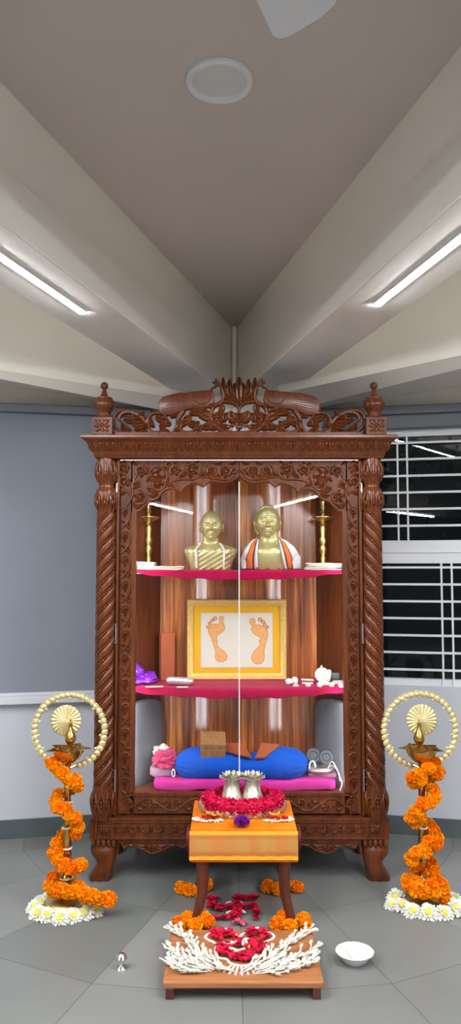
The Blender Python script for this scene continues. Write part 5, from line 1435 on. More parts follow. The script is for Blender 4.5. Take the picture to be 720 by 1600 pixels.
    pts = [Vector((rc.x + rx * cos(a), YL + .022, rc.z + rz * sin(a))) for a in [-pi / 2 + g0 + (2 * pi - 2 * g0) * i / 120 for i in range(121)]]
    m.tube(pts, .0085, 10, flat=.7)
    for i in range(shells):
        a = -pi / 2 + g0 + (2 * pi - 2 * g0) * (i + .5) / shells
        p = Vector((rc.x + (rx + .004) * cos(a), YL + .020, rc.z + (rz + .004) * sin(a)))
        m.ball(p, (.0175, .010, .0135), 2, rot=(0, -(a + pi / 2 - .55), 0))
        for w in (-.5, 0, .5):
            q = p + Vector((cos(a + w) * .012, -.006, sin(a + w) * .012)); m.ball(q, (.006, .004, .003), 1, rot=(0, -(a + w), 0))
    for i in range(13):
        a = -pi / 2 + g0 * 1.6 + (2 * pi - 3.2 * g0) * (i + .5) / 13
        m.ball((rc.x + (rx - .011) * cos(a), YL + .020, rc.z + (rz - .011) * sin(a)), (.008, .006, .006), 2)
    m.build('arch_ring', K['castbrass'], t)
    m = M()
    for sx_ in (-1, 1):
        a = -pi / 2 + sx_ * g0; e = Vector((rc.x + rx * cos(a), YL + .022, rc.z + rz * sin(a)))
        m.tube([e, Vector((lean(e.z), YL, e.z - .01))], .007, 8)
    m.build('ring_bracket', K['brass'], t)
    return t, YL, lean
tl, YLl, lean_l = stand_lamp(103, 1418, 'tall brass peacock oil lamp with a ring arch, left of the cabinet', (107, 1143, 101, 1128, 1143, 53.5, 54.5), 1)
tr_, YLr, lean_r = stand_lamp(661, 1412, 'tall brass peacock oil lamp with a ring arch, right of the cabinet', (657.5, 1142, 661, 1127, 1142, 55, 55), -1)
def garland(name, label, loc, YL, pts):
    g = thing(name, label, 'garland', loc)
    for (px, py, dy, r) in pts:
        p = W(px, py, YL + dy); put_marigold((p.x, p.y, max(p.z, r * .8)), r, g)
    return g
rM = .034
gl = [(81, 1192, -.03, .030), (88, 1200, -.05, rM), (97, 1207, -.06, rM), (103, 1214, -.065, rM), (112, 1222, -.06, rM), (120, 1228, -.03, rM), (117, 1218, -.02, .032), (110, 1234, .04, .03), (92, 1240, .03, .030), (87, 1250, -.01, .031), (91, 1262, -.05, rM), (101, 1263, -.06, .032), (107, 1272, -.06, .030), (117, 1279, -.04, rM), (121, 1291, -.02, rM), (117, 1302, .01, rM), (98, 1304, .05, .03), (90, 1317, .01, .032), (84, 1332, -.02, .031), (91, 1330, -.01, .031), (91, 1345, -.05, rM), (100, 1352, -.065, rM), (110, 1356, -.065, rM), (119, 1354, -.05, rM), (126, 1351, -.02, .032), (110, 1368, .05, .03), (85, 1371, .0, rM), (79, 1382, -.02, rM), (85, 1392, -.05, rM), (95, 1391, -.075, .037), (105, 1394, -.085, .036), (116, 1394, -.09, .036), (131, 1396, -.10, .037), (138, 1402, -.105, .035), (146, 1400, -.11, .037), (156, 1405, -.10, .036), (170, 1405, -.10, .036), (100, 1380, .04, .033), (123, 1386, -.05, .033)]
gl = [(x, y, d, r) for x, y, d, r in gl]
garland('marigold_garland', 'orange marigold garland winding down the left brass lamp to the floor', (tl.location.x, YLl, 0), YLl, gl)
gr = [(679, 1191, .01, .030), (685, 1205, .0, .031), (668, 1201, -.05, .034), (682, 1212, -.01, .03), (654, 1210, -.06, rM), (645, 1214, -.05, rM), (647, 1224, -.03, .033), (657, 1218, -.06, .031), (668, 1222, .03, .032), (676, 1233, -.01, rM), (678, 1244, -.03, rM), (672, 1253, -.05, rM), (661, 1256, -.06, rM), (651, 1267, -.055, rM), (643, 1277, -.045, rM), (648, 1285, -.03, rM), (656, 1276, -.05, .03), (672, 1288, .04, .03), (677, 1298, -.0, .032), (682, 1310, -.02, rM), (680, 1320, -.04, rM), (671, 1315, -.045, .033), (664, 1328, -.06, .035), (650, 1333, -.06, .036), (643, 1343, -.05, rM), (648, 1353, -.02, .032), (655, 1362, .03, .03), (672, 1348, .03, .032), (677, 1362, -.0, .034), (680, 1374, -.03, .034), (668, 1366, -.01, .03), (638, 1374, -.02, .035), (640, 1384, -.05, .035), (650, 1390, -.075, .037), (662, 1394, -.09, .037), (676, 1394, -.085, .037), (690, 1390, -.06, .037), (688, 1380, -.04, .036), (675, 1384, -.07, .034), (692, 1400, -.06, .035), (652, 1378, -.04, .03)]
garland('marigold_garland', 'orange marigold garland winding down the right brass lamp', (tr_.location.x, YLr, 0), YLr, gr)
# chrysanthemums round the lamp feet
mum = mum_proto(); used = False
def mums(pts, label, group, seed):
    global used
    rr = random.Random(seed)
    for (px, py, sc) in pts:
        z = .020 * sc; p = G(px, py, z); o = mum if not used else dup(mum); used = True
        o.location = (p.x, p.y, .018 * sc); o.scale = (sc, sc, sc)
        o.rotation_euler = (radians(38) + rr.uniform(-.15, .15), rr.uniform(-.15, .15), rr.uniform(-.5, .5))
        tag(o, label, 'flower', group)
mums([(63, 1411, 1.0), (54, 1417, .95), (59, 1427, 1.0), (74, 1430, 1.0), (94, 1434, 1.0), (115, 1431, 1.0), (134, 1426, 1.05), (150, 1424, .8), (70, 1405, .9)], 'white chrysanthemum with yellow centre around the foot of the left lamp', 'chrysanthemums round the left lamp', 1)
mums([(618, 1402, 1.05), (628, 1415, 1.0), (644, 1423, 1.0), (669, 1426, 1.1), (694, 1427, 1.0), (711, 1418, 1.1), (708, 1406, 1.0), (612, 1413, .85), (724, 1424, 1.0)], 'white chrysanthemum with yellow centre around the foot of the right lamp', 'chrysanthemums round the right lamp', 2)
# marigolds at the table feet
def cluster(pts, label, group):
    for (px, py, r) in pts:
        p = G(px, py, r * .72); o = put_marigold((p.x, p.y, r * .74), r); tag(o, label, 'flower', group)
cluster([(281, 1443, .034), (294, 1434, .031), (318, 1436, .034), (325, 1441, .031), (304, 1446, .032)], 'orange marigold around the front left foot of the small table', 'marigolds at the front left table foot')
cluster([(433, 1443, .034), (442, 1433, .031), (453, 1447, .033), (473, 1437, .035), (478, 1444, .030)], 'orange marigold around the front right foot of the small table', 'marigolds at the front right table foot')
cluster([(283, 1387, .032), (296, 1391, .032), (310, 1394, .028), (323, 1383, .032)], 'orange marigold around the rear left foot of the small table', 'marigolds at the rear left table foot')
cluster([(418, 1385, .034), (434, 1389, .033), (449, 1383, .03), (464, 1386, .033)], 'orange marigold around the rear right foot of the small table', 'marigolds at the rear right table foot')
# ================================================================== SMALL TABLE
TX, TY0, TY1, TT = W(380.5, 1297, 3.24).x, 3.24, 3.63, .380
t = thing('small_table', 'small brown wooden table with curved legs in front of the cabinet', 'table', (TX, (TY0 + TY1) / 2, 0))
hw = .212
m = M(); m.bx(TX - hw, TX + hw, TY0, TY1, TT - .026, TT - .002); m.build('table_top', K['legwood'], t, smooth=False, bevel=.004)
m = M(); m.bx(TX - hw + .02, TX + hw - .02, TY0 + .02, TY0 + .04, TT - .09, TT - .026); m.bx(TX - hw + .02, TX + hw - .02, TY1 - .04, TY1 - .02, TT - .09, TT - .026)
m.bx(TX - hw + .02, TX - hw + .04, TY0 + .02, TY1 - .02, TT - .09, TT - .026); m.bx(TX + hw - .04, TX + hw - .02, TY0 + .02, TY1 - .02, TT - .09, TT - .026); m.build('table_apron', K['legwood'], t, smooth=False)
for sx_ in (-1, 1):
    for (yy, sg) in ((TY0 + .035, -1), (TY1 - .035, 1)):
        m = M(); P = []; rs = []
        for i in range(13):
            q = i / 12; z = (TT - .026) * (1 - q)
            P.append((TX + sx_ * (hw - .032 - .012 * sin(pi * q) + .020 * max(0, q - .65) / .35), yy + sg * (.012 * sin(pi * q) * 0 + .018 * max(0, q - .6) / .4), z))
            rs.append(.030 - .013 * q if q < .85 else .0178 + .004 * (q - .85) / .15)
        m.tube(cat(P, 2), [rs[min(12, i // 2)] for i in range(25)], 16); m.build('leg', K['legwood'], t, ang=60)
# silk cloth
def zig(x, n=30): return abs(((x * n) % 1) - .5) * 2
cl = thing('silk_cloth', 'orange silk cloth with a gold woven border draped over the small table', 'cloth', (TX, (TY0 + TY1) / 2, TT))
m = M(); W_ = .218; zc_ = TT + .003
nx = 60
drop = .118
def cf(u, v):
    x = -W_ + 2 * W_ * u
    if v < .5: y = TY1 + (TY0 - .006 - TY1) * (v / .5); return (TX + x, y, zc_)
    q = (v - .5) / .5; return (TX + x * (1 + .02 * q), TY0 - .006 - .003 * sin(q * pi) - .002 * sin(u * 40) * q, zc_ - drop * q)
m.grid(cf, nx, 24); o = m.build('cloth_top', K['silk'], cl, ang=60); md = o.modifiers.new('t', 'SOLIDIFY'); md.thickness = .003; md.offset = 1
m = M()   # folded under layers at the hem and selvedge ends
for k in range(3):
    z0 = zc_ - drop - .002 - k * .0035
    m.bx(TX - W_ * 1.02 + .004 * k, TX + W_ * 1.02 - .002 * k, TY0 - .011 + .003 * k, TY0 - .006 + .003 * k, z0 - .002, z0 + .03)
m.build('hem_fold', K['silk'], cl, smooth=False, bevel=.001)
m = M()
def bandf(za, zb, off):
    def f(u, v):
        x = -W_ * 1.015 + 2 * W_ * 1.015 * u; q = (za + (zb - za) * v); return (TX + x, TY0 - .0095 - off - .003 * sin(q * pi) - .002 * sin(u * 40) * q, zc_ - drop * q)
    return f
m.grid(bandf(.16, .84, .0015), nx, 8); m.build('gold_border', K['zari'], cl, ang=180)
m = M()
for za, zb in ((.20, .235), (.27, .285), (.715, .73), (.765, .80)): m.grid(bandf(za, zb, .0022), nx, 1)
m.build('border_line', mat('russet_thread', sr(196, 104, 44), .6, var=.1), cl, ang=180, recalc=False)
m = M(); nz_ = 36
for i in range(nz_):
    x0 = TX - W_ + 2 * W_ * i / nz_; x1 = x0 + 2 * W_ / nz_
    m.add([(x0, TY0 - .012, zc_ - .006), (x1, TY0 - .012, zc_ - .006), ((x0 + x1) / 2, TY0 + .006, zc_ + .0040)], [(0, 1, 2)])
m.grid(bandf(.03, .15, .001), nx, 2); m.grid(bandf(.85, .985, .0045), nx, 2)
m.build('border_edging', mat('yellow_edging', sr(246, 176, 52), .5, var=.05), cl, ang=180, recalc=False)
for s in (-1, 1):
    m = M()
    def sf(u, v, s=s): 
        return (TX + s * (W_ + .004 + .006 * v), TY0 - .004 + (TY1 - TY0 - .02) * u, zc_ + .001 - .085 * v * (1 - .25 * u) + .002 * sin(u * 20))
    m.grid(sf, 20, 6)
    for k in range(3):
        m.bx(TX + s * (W_ + .006 + .004 * k) - .0015, TX + s * (W_ + .006 + .004 * k) + .0015, TY0 - .010, TY0 + .06, zc_ - .095 + .012 * k, zc_ + .002 - .004 * k)
    o = m.build('side_drop', K['maroon'], cl, ang=180); o['label'] = 'maroon side edge'
# silver feet on a lotus base, with lotus caps
ZT = zc_ + .003
fcx = W(379, 1270, 3.44).x; FY = 3.46
t = thing('silver_feet', 'pair of silver feet with lotus caps on a lotus base, on the small table', 'shrine figure', (fcx, FY, ZT))
m = M(); m.lathe([(0, 0), (.165, 0), (.17, .008), (.158, .018), (.145, .022), (.150, .030), (.138, .040), (.0, .042)], (0, 0, 0), 72, fn=lambda a, z: 1 + .02 * cos(a * 16))
m.v = [Vector((fcx + v.x * 1.0, FY + v.y * .62, ZT + v.z)) for v in m.v]; m.build('lotus_base', K['silver'], t)
m = M()
for k in range(20):
    a = 2 * pi * (k + .5) / 20; c = Vector((fcx + .158 * cos(a), FY + .098 * sin(a), ZT + .020)); m.ball(c, (.024, .016, .020), 2, rot=(0, 0, a + pi / 2)); 
for s in (-1, 1): m.ball((fcx + s * .165, FY, ZT + .03), (.028, .03, .034), 3)
m.build('lotus_petals', K['silver'], t)
for s, px in ((-1, 363), (1, 393.5)):
    c = W(px, 1240, FY); cx_ = c.x; z1 = W(0, 1217, FY).z
    m = M(); prof_ = [(.0, .056, .020), (.25, .047, .012), (.5, .039, .004), (.75, .035, .0), (1.0, .034, .0)]
    def ff(u, v, cx_=cx_, z1=z1, s=s):
        q = v * 4; i = min(3, int(q)); tt = q - i; r = prof_[i][1] + (prof_[i + 1][1] - prof_[i][1]) * tt
        a = 2 * pi * u; z = ZT + .040 + (z1 - ZT - .040) * v
        fw_ = 1 + (1.3 * (1 - v) ** 2.2 if sin(a) < 0 else 0)
        return (cx_ + s * .004 * (1 - v) + r * cos(a) * .98 * (1 + .03 * sin(a * 3 + v * 9)), FY + r * sin(a) * .8 * fw_, z)
    m.grid(ff, 40, 24, cu=True)
    for k in range(5): m.ball((cx_ + s * (-.024 + .012 * k), FY - .105 + .004 * abs(k - 1), ZT + .050), (.0075 - .0006 * k, .014, .008), 2)
    m.build('foot', K['silver'], t, ang=180)
    m = M(); zl = z1 + .002
    for (n, r, el, l, w) in ((10, .036, .30, .032, .026), (9, .028, .80, .032, .024), (6, .012, 1.2, .030, .018)):
        for k in range(n):
            a = 2 * pi * k / n + el; d = Vector((cos(a) * cos(el), sin(a) * cos(el) * .9, sin(el))); o_ = Vector((cx_ + r * .8 * cos(a), FY + r * .8 * sin(a), zl + .004)); sd = Vector((-sin(a), cos(a), 0)); up_ = d.cross(sd)
            m.grid(lambda u, v: o_ + d * l * u + sd * w * .6 * (v - .5) * 2 * sin(pi * min(.97, .18 + u * .8)) + up_ * -.005 * (((v - .5) * 2) ** 2), 5, 4)
    m.lathe([(.034, -.004), (.036, .0), (.030, .006), (0, .012)], (cx_, FY, zl), 24)
    ob = m.build('lotus_cap', K['silver'], t, ang=180, recalc=False)
# rose garland ring
g = thing('rose_garland', 'thick crimson rose garland ringed around the silver feet', 'garland', (fcx, FY, ZT))
m = M(); mw = M(); rr = random.Random(8)
ax_, ay_ = .152, .100
for i in range(1500):
    a = rr.uniform(0, 2 * pi); b = rr.uniform(0, 2 * pi); rad = .031 * (1 + .1 * sin(a * 9))
    c = Vector((fcx + ax_ * cos(a), FY + ay_ * sin(a), ZT + .052)); out = Vector((cos(a), sin(a) * 1.4, 0)).normalized()
    d = (out * cos(b) + Vector((0, 0, 1)) * sin(b)); tng = Vector((-sin(a), cos(a), 0)); d = (d + tng * rr.uniform(-.5, .5)).normalized()
    p = c + d * rad * .6; s = d.cross(Vector((rr.uniform(-1, 1), rr.uniform(-1, 1), rr.uniform(-1, 1)))).normalized(); l = rr.uniform(.016, .024); w = rr.uniform(.005, .008)
    if d.y > .6 and d.z < 0: continue
    m.add([p, p + d * l * .5 - s * w, p + d * l + s * w * .2, p + d * l * .55 + s * w], [(0, 1, 2, 3)])
    if i % 9 == 0: mw.ball(p + d * l * .75, .0022, 1)
m.tube([(fcx + ax_ * cos(a), FY + ay_ * sin(a), ZT + .052) for a in [2 * pi * i / 60 for i in range(60)]], .024, 10, closed=True)
o = m.build('petals', K['roseg'], g, smooth=False, recalc=False); mw.build('white_specks', K['tube'], g)
# purple flower in front
def tuft(c, r, mt, name, n=140, seed=1, squash=.7):
    m = M(); rr = random.Random(seed); c = Vector(c)
    m.ball(c, (r * .6, r * .6, r * .5), 2)
    for i in range(n):
        z = 1 - 1.5 * (i + .5) / n; a = i * 2.4; q = sqrt(max(0, 1 - z * z)); d = Vector((q * cos(a), q * sin(a), z * squash)); s = d.cross(Vector((rr.uniform(-1, 1), rr.uniform(-1, 1), .3))).normalized(); w = r * .11
        m.add([c + d * r * .5 - s * w * .5, c + d * r * .8 - s * w, c + d * r * rr.uniform(.95, 1.08), c + d * r * .8 + s * w, c + d * r * .5 + s * w * .5], [(0, 1, 2, 3, 4)])
    return m.build(name, mt, None, smooth=False, recalc=False, loc=c)
p = W(377.5, 1289, TY0 + .02); o = tuft((p.x, TY0 + .025, ZT + .022), .036, K['purple'], 'purple_aster', 180); tag(o, 'purple flower lying in front of the rose garland', 'flower')
# petal offerings at the front corners of the cloth
def buds_on(cx_, cy_, n, rx, ry, z, label, group, seed, a0, a1, L0=.016):
    rr = random.Random(seed)
    for i in range(n):
        a = a0 + (a1 - a0) * (i + .5) / n; p = Vector((cx_ + rx * cos(a), cy_ + ry * sin(a), z + .004 + rr.uniform(0, .004)))
        o = bpy.data.objects.new('jasmine_bud', JB.data); C.objects.link(o); o.location = p; o.rotation_euler = (rr.uniform(-.3, .3), rr.uniform(-.3, .3), a + rr.uniform(-.5, .5)); tag(o, label, 'flower', group)
m = M(); m.ball((0, 0, 0), (.0085, .0042, .0042), 2); m.ball((.007, 0, .001), (.004, .0036, .0036), 1); JB = m.build('jasmine_bud', K['tube'], None); C.objects.unlink(JB)
RP = petal_data(.020, .019, .3, K['rose']); RP.name = 'rose_petal_source'; C.objects.unlink(RP)
YP = petal_data(.030, .012, .5, K['yellow'], 'yellow_petal'); C.objects.unlink(YP)
def petals(pts, z, label, group, rr, src=None, sc=1.0, lift=.004, jit=.35):
    for (x, y) in pts:
        o = bpy.data.objects.new('rose_petal' if src is None else 'yellow_petal', (src or RP).data); C.objects.link(o)
        o.location = (x, y, z + lift + rr.uniform(0, .006)); k = sc * rr.uniform(.85, 1.15); o.scale = (k, k, k); o.rotation_euler = (rr.uniform(-jit, jit), rr.uniform(-jit, jit), rr.uniform(0, 6.28)); tag(o, label, 'petal', group)
rr = random.Random(12)
for s, px, nm in ((-1, 326, 'left'), (1, 434, 'right')):
    c = G(px, 1282, ZT); c.y = max(c.y, TY0 + .045)
    petals([(c.x + rr.gauss(0, .016), c.y + rr.gauss(0, .010)) for _ in range(14)], ZT, 'red petal in the offering heap at the front %s corner of the silk cloth' % nm, 'red petals of the %s offering' % nm, rr, sc=.9, lift=.008)
    petals([(c.x + s * -.012 + rr.gauss(0, .010), c.y - .002 + rr.gauss(0, .005)) for _ in range(4)], ZT + .014, 'yellow petal on the offering heap at the front %s corner of the silk cloth' % nm, 'yellow petals of the %s offering' % nm, rr, YP, .9)
    a0, a1 = (pi * .75, pi * 1.9) if s < 0 else (pi * 1.1, pi * 2.3)
    buds_on(c.x, c.y - .002, 20, .062, .026, ZT, 'white jasmine bud edging the petal heap at the front %s corner of the cloth' % nm, 'jasmine buds of the %s offering' % nm, 30 + s, a0, a1)
    buds_on(c.x, c.y - .002, 16, .052, .020, ZT, 'white jasmine bud edging the petal heap at the front %s corner of the cloth' % nm, 'jasmine buds of the %s offering' % nm, 40 + s, a0, a1)
c = W(315, 1243, 3.56); petals([(c.x + rr.gauss(0, .008), 3.56 + rr.gauss(0, .008)) for _ in range(7)], ZT, 'red petal at the rear left corner of the silk cloth', 'red petals at the rear left of the cloth', rr, sc=1.1, lift=.012, jit=1.0)
petals([(c.x + .006 + rr.gauss(0, .004), 3.56) for _ in range(3)], ZT + .02, 'yellow petal at the rear left corner of the silk cloth', 'yellow petals at the rear left of the cloth', rr, YP, .8)
# ================================================================== LOW BOARD
BX = W(378.5, 1500, 2.9).x; BY0, BY1, BT = 2.70, 3.075, .062
t = thing('low_stool', 'low brown wooden stool board on the floor in front of the small table', 'stool', (BX, (BY0 + BY1) / 2, 0))
m = M(); m.bx(BX - .272, BX + .272, BY0, BY1, BT - .024, BT); m.build('board', K['boardwood'], t, smooth=False, bevel=.006)
for sx_ in (-1, 1):
    for yy in (BY0 + .02, BY1 - .03):
        m = M(); m.bx(BX + sx_ * .248 - .014, BX + sx_ * .248 + .014, yy - .014, yy + .014, 0, BT - .024); m.build('leg', K['legwood'], t, smooth=False, bevel=.003)
# tuberose sprays
def tuberose(seed, name='tuberose'):
    m = M(); rr = random.Random(seed); c = rr.uniform(-.12, .12)
    P = [(-.030, c * .03, .004), (-.012, 0, .005), (.004, c * -.02, .006), (.018, 0, .007), (.027, c * .05, .009)]
    m.tube(cat(P, 3), [.0017 + .0022 * (i / 12) ** 1.4 for i in range(13)], 7)
    for k in range(3):
        a = k * 2.1 + rr.random(); d = Vector((.9, .35 * cos(a), .30 * sin(a) + .1)).normalized(); s = d.cross(Vector((0, 0, 1))).normalized(); o_ = Vector((.024, 0, .009))
        m.grid(lambda u, v: o_ + d * .013 * u + s * .0040 * (v - .5) * 2 * sin(pi * min(.95, .3 + .65 * u)), 3, 2)
    return m.build(name, K['tube'], None, ang=180, recalc=False)
TB = [tuberose(k) for k in range(4)]; [C.objects.unlink(o) for o in TB]
qb = lambda x, y: (240 + x / 5.538, 1440 + y / 5.146)
qc = lambda x, y: (370 + x / 5.143, 1440 + y / 5.146)
def spray(path, n, spread, label, group, seed, fan=.7, sc=1.0):
    rr = random.Random(seed); P = [G(px, py, BT) for px, py in path]; P = cat(P, 10); L = len(P)
    for i in range(n):
        q = rr.random() if i > n * .5 else (i + .5) / (n * .5 + .5); q = min(.999, q); j = q * (L - 1); a = int(j); p = P[a].lerp(P[min(a + 1, L - 1)], j - a); d = (P[min(a + 1, L - 1)] - P[max(a - 1, 0)]).normalized()
        lat = rr.uniform(-1, 1); nn = Vector((-d.y, d.x, 0)); p = p + nn * lat * spread * (1 - .35 * q)
        ang = atan2(d.y, d.x) + lat * fan * .75 + rr.uniform(-.3, .3)
        o = bpy.data.objects.new('tuberose', rr.choice(TB).data); C.objects.link(o)
        k = sc * rr.uniform(.85, 1.15); o.scale = (k, k, k); o.location = (p.x, p.y, BT + rr.uniform(-.001, .006)); o.rotation_euler = (rr.uniform(-.5, .5), rr.uniform(-.22, .05), ang); tag(o, label, 'flower', group)
LT = ('white tuberose floret in the left hand spray on the low stool', 'tuberose florets on the left of the stool')
RT = ('white tuberose floret in the right hand spray on the low stool', 'tuberose florets on the right of the stool')
spray([qb(440, 330), qb(370, 250), qb(290, 150), qb(180, 70)], 52, .020, *LT, 1)
spray([qb(460, 380), qb(330, 330), qb(220, 290), qb(140, 235)], 44, .020, *LT, 2)
spray([qb(450, 400), qb(330, 400), qb(220, 380), qb(130, 330)], 48, .022, *LT, 3)
spray([qb(560, 350), qb(470, 320), qb(400, 290)], 12, .018, *LT, 4)
spray([qb(640, 400), qb(560, 380), qb(470, 350)], 12, .018, *LT, 5)
spray([qc(240, 330), qc(330, 260), qc(430, 170), qc(590, 80)], 56, .021, *RT, 6)
spray([qc(180, 370), qc(330, 350), qc(460, 300), qc(630, 240)], 48, .021, *RT, 7)
spray([qc(200, 410), qc(330, 400), qc(480, 370), qc(630, 320)], 48, .022, *RT, 8)
spray([qc(60, 400), qc(140, 360), qc(240, 290)], 12, .016, *RT, 9)
# rice powder outlines
m = M()
def powline(path, w=.0055, closed=True):
    P = cat([G(px, py, BT) for px, py in path], 6, closed); P = [Vector((p.x, p.y, BT + .0012)) for p in P]
    m.tube(P, w, 8, closed=closed, flat=.35)
qd = lambda x, y: (240 + x / 2.667, 1350 + y / 2.668)
def blob(cx_, cy_, rx, ry, lobes=7, amp=.12, ph=0): return [qd(cx_ + rx * (1 + amp * cos(lobes * a + ph)) * cos(a), cy_ + ry * (1 + amp * cos(lobes * a + ph)) * sin(a)) for a in [2 * pi * i / 28 for i in range(28)]]
powline(blob(283, 305, 60, 32, 4)); powline(blob(432, 303, 62, 32, 4))
powline([qd(*p) for p in ((262, 345), (290, 330), (330, 325), (350, 312), (390, 312), (410, 328), (450, 330), (468, 345), (460, 380), (425, 395), (410, 415), (370, 425), (320, 415), (305, 398), (270, 392), (258, 370))])
for k in range(8):
    a = .55 + k * .25; powline([qd(365 + 60 * cos(a), 405 + 22 * sin(a)), qd(365 + 110 * cos(a), 410 + 55 * sin(a))], .004, False)
tag(m.build('rice_powder', K['powder'], None, ang=180, loc=(BX, 2.9, BT)), 'white rice powder outlines drawn around the red petals on the stool', 'powder', kind='stuff')
def heap(cx_, cy_, rx, ry, n, label, group):
    pts = []
    for i in range(n):
        a = i * 2.4; q = sqrt((i + .5) / n); p = G(*qd(cx_ + rx * q * cos(a), cy_ + ry * q * sin(a)), BT); pts.append((p.x, p.y))
    petals(pts, BT, label, group, rr, sc=1.3, lift=.006, jit=.3)
for (a, n, nm) in (((270, 305, 34, 22), 14, 'rear left petal heap'), ((318, 300, 16, 12), 5, 'rear left petal heap'), ((408, 296, 28, 14), 8, 'rear right petal heap'), ((460, 304, 22, 20), 9, 'rear right petal heap'), ((295, 365, 32, 26), 14, 'centre flower of petals'), ((350, 335, 22, 18), 8, 'centre flower of petals'), ((428, 352, 38, 26), 18, 'centre flower of petals'), ((352, 393, 36, 16), 12, 'centre flower of petals'), ((395, 395, 22, 16), 7, 'centre flower of petals')):
    heap(*a, n, 'dark red rose petal in the %s on the low stool' % nm, 'rose petals, ' + nm)
for i, (x, y) in enumerate(((332, 345), (372, 348), (330, 372), (372, 374), (385, 340), (345, 378))):
    p = G(*qd(x, y), BT); o = bpy.data.objects.new('jasmine_bud', JB.data); C.objects.link(o); o.scale = (1.5, 1.5, 1.5); o.location = (p.x, p.y, BT + .014); o.rotation_euler = (0, 0, i * 1.1 + .5); tag(o, 'white jasmine bud in the middle of the petal flower on the stool', 'flower', 'jasmine buds in the petal flower')
p = G(*qd(398, 375), BT); petals([(p.x, p.y)], BT + .01, 'single yellow petal in the red petal flower on the stool', None, rr, YP, .8)
# petal cross on the floor under the table
def strokepts(a, b, n, w):
    out = []
    for i in range(n):
        t = (i + .5) / n; p = G(*qd(a[0] + (b[0] - a[0]) * t + rr.uniform(-w, w), a[1] + (b[1] - a[1]) * t + rr.uniform(-w, w) * .6), 0); out.append((p.x, p.y))
    return out
pts = []
for (a, b, n) in (((235, 178), (330, 190), 11), ((330, 190), (435, 188), 13), ((345, 145), (345, 190), 9), ((340, 190), (330, 235), 7), ((345, 152), (435, 150), 14), ((240, 150), (238, 195), 9), ((425, 190), (425, 238), 10), ((255, 235), (330, 235), 9), ((235, 160), (270, 150), 5), ((350, 205), (350, 232), 7), ((260, 200), (300, 200), 6)):
    pts += strokepts(a, b, n, 9)
petals(pts, 0, 'dark red rose petal in the hooked cross laid on the floor under the table', 'rose petals of the floor cross', rr, sc=1.45, lift=.006)
for i, (x, y) in enumerate(((310, 174), (368, 174), (316, 212), (370, 208))):
    p = G(*qd(x, y), 0); o = bpy.data.objects.new('jasmine_bud', JB.data); C.objects.link(o); o.scale = (1.8, 1.8, 1.8); o.location = (p.x, p.y, .010); o.rotation_euler = (0, 0, i * 1.6 + .6); tag(o, 'white jasmine bud between the arms of the floor petal cross', 'flower', 'jasmine buds in the floor cross')
PK = mat('pink_petal', sr(206, 90, 110), .6, var=.2); q_ = petal_data(.02, .018, .7, PK, 'pink_petal'); C.objects.unlink(q_)
for i in range(9):
    p = G(*qd(330 + i * 6.5 + rr.uniform(-3, 3), 256 + rr.uniform(-7, 6)), 0); o = bpy.data.objects.new('pink_petal', q_.data); C.objects.link(o); o.location = (p.x, p.y, .008); o.rotation_euler = (rr.uniform(-.6, .6), rr.uniform(-.6, .6), rr.uniform(0, 6)); tag(o, 'pink petal on the floor just behind the low stool', 'petal', 'pink petals behind the stool')
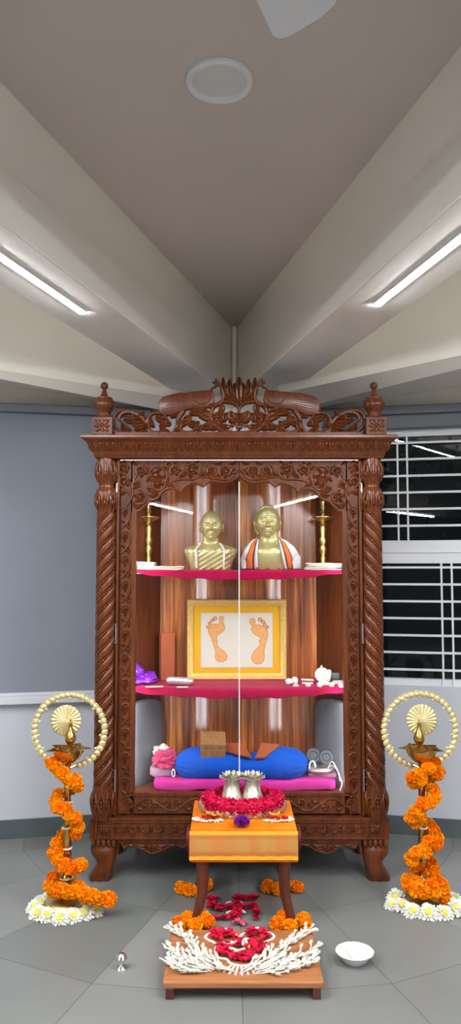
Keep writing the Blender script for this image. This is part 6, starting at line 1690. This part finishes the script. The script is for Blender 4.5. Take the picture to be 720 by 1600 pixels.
# ================================================================== SMALL THINGS ON THE FLOOR
c = G(189, 1514); t = thing('kumkum_pot', 'small shiny steel lidded pot standing on the floor left of the stool', 'pot', (c.x, c.y, 0))
k = 2.3e-3
m = M(); m.lathe([(0, 0), (9.5 * k, 0), (9.5 * k, 1.5 * k), (6.5 * k, 5 * k), (5.2 * k, 8 * k), (6.8 * k, 11 * k), (6.8 * k, 13 * k), (0, 13 * k)], c, 40); m.build('pot_body', K['steel'], t)
m = M(); m.lathe([(6.8 * k, 13 * k), (9.6 * k, 15.5 * k), (9.8 * k, 16.5 * k), (7.8 * k, 20 * k), (5 * k, 23.5 * k), (0, 25 * k)], c, 40); m.build('lid', K['steel'], t)
c = G(554, 1503); t = thing('bowl', 'white scalloped bowl on the floor right of the stool', 'bowl', (c.x, c.y, 0))
m = M(); m.lathe([(0, .003), (.030, .003), (.036, 0), (.040, .003), (.052, .018), (.064, .034), (.070, .039), (.0685, .040), (.060, .033), (.048, .017), (.036, .007), (0, .006)], c, 72, fn=lambda a, z: 1 + .022 * abs(cos(a * 5)) * max(0, z / .04)); m.build('bowl_body', K['porc'], t)
m = M(); m.tube([c + Vector(p) for p in ((-.030, .02, .034), (-.018, -.005, .022), (-.004, -.030, .012))], [.0016, .002, .0012], 6)
tag(m.build('stick', K['ash'], None, loc=c), 'thin brown stick leaning inside the white bowl', 'stick')
m = M(); rr = random.Random(3)
for i in range(9): m.ball(c + Vector((-.006 + rr.gauss(0, .012), -.022 + rr.gauss(0, .006), .0115 + rr.uniform(0, .004))), (.006, .003, .002), 1, rot=(rr.uniform(-.4, .4), rr.uniform(-.4, .4), rr.uniform(0, 6)))
tag(m.build('dried_crumbs', K['ash'], None, loc=c), 'dried flower crumbs in the bottom of the white bowl', 'crumbs', kind='stuff')
# ================================================================== CAMERA AND LIGHT
cam = bpy.data.cameras.new('camera'); co = bpy.data.objects.new('camera', cam); C.objects.link(co)
co.location = (0, 0, CAMZ); co.rotation_euler = (pi / 2 + PIT, 0, 0)
cam.sensor_fit = 'VERTICAL'; cam.sensor_height = 24; cam.lens = 24 * FPX / 1600; cam.clip_start = .05
SC.camera = co
w = bpy.data.worlds.new('night'); SC.world = w; w.use_nodes = True
w.node_tree.nodes['Background'].inputs[0].default_value = (.02, .03, .04, 1); w.node_tree.nodes['Background'].inputs[1].default_value = .05
SC.view_settings.view_transform = 'Standard'; SC.view_settings.look = 'None'; SC.view_settings.gamma = 1; SC.view_settings.use_curve_mapping = False
SC.view_settings.exposure = 1.7
SC.cycles.use_denoising = True
SC.cycles.max_bounces = 8; SC.cycles.diffuse_bounces = 5; SC.cycles.glossy_bounces = 4; SC.cycles.transparent_max_bounces = 12
SC.cycles.sample_clamp_indirect = 6
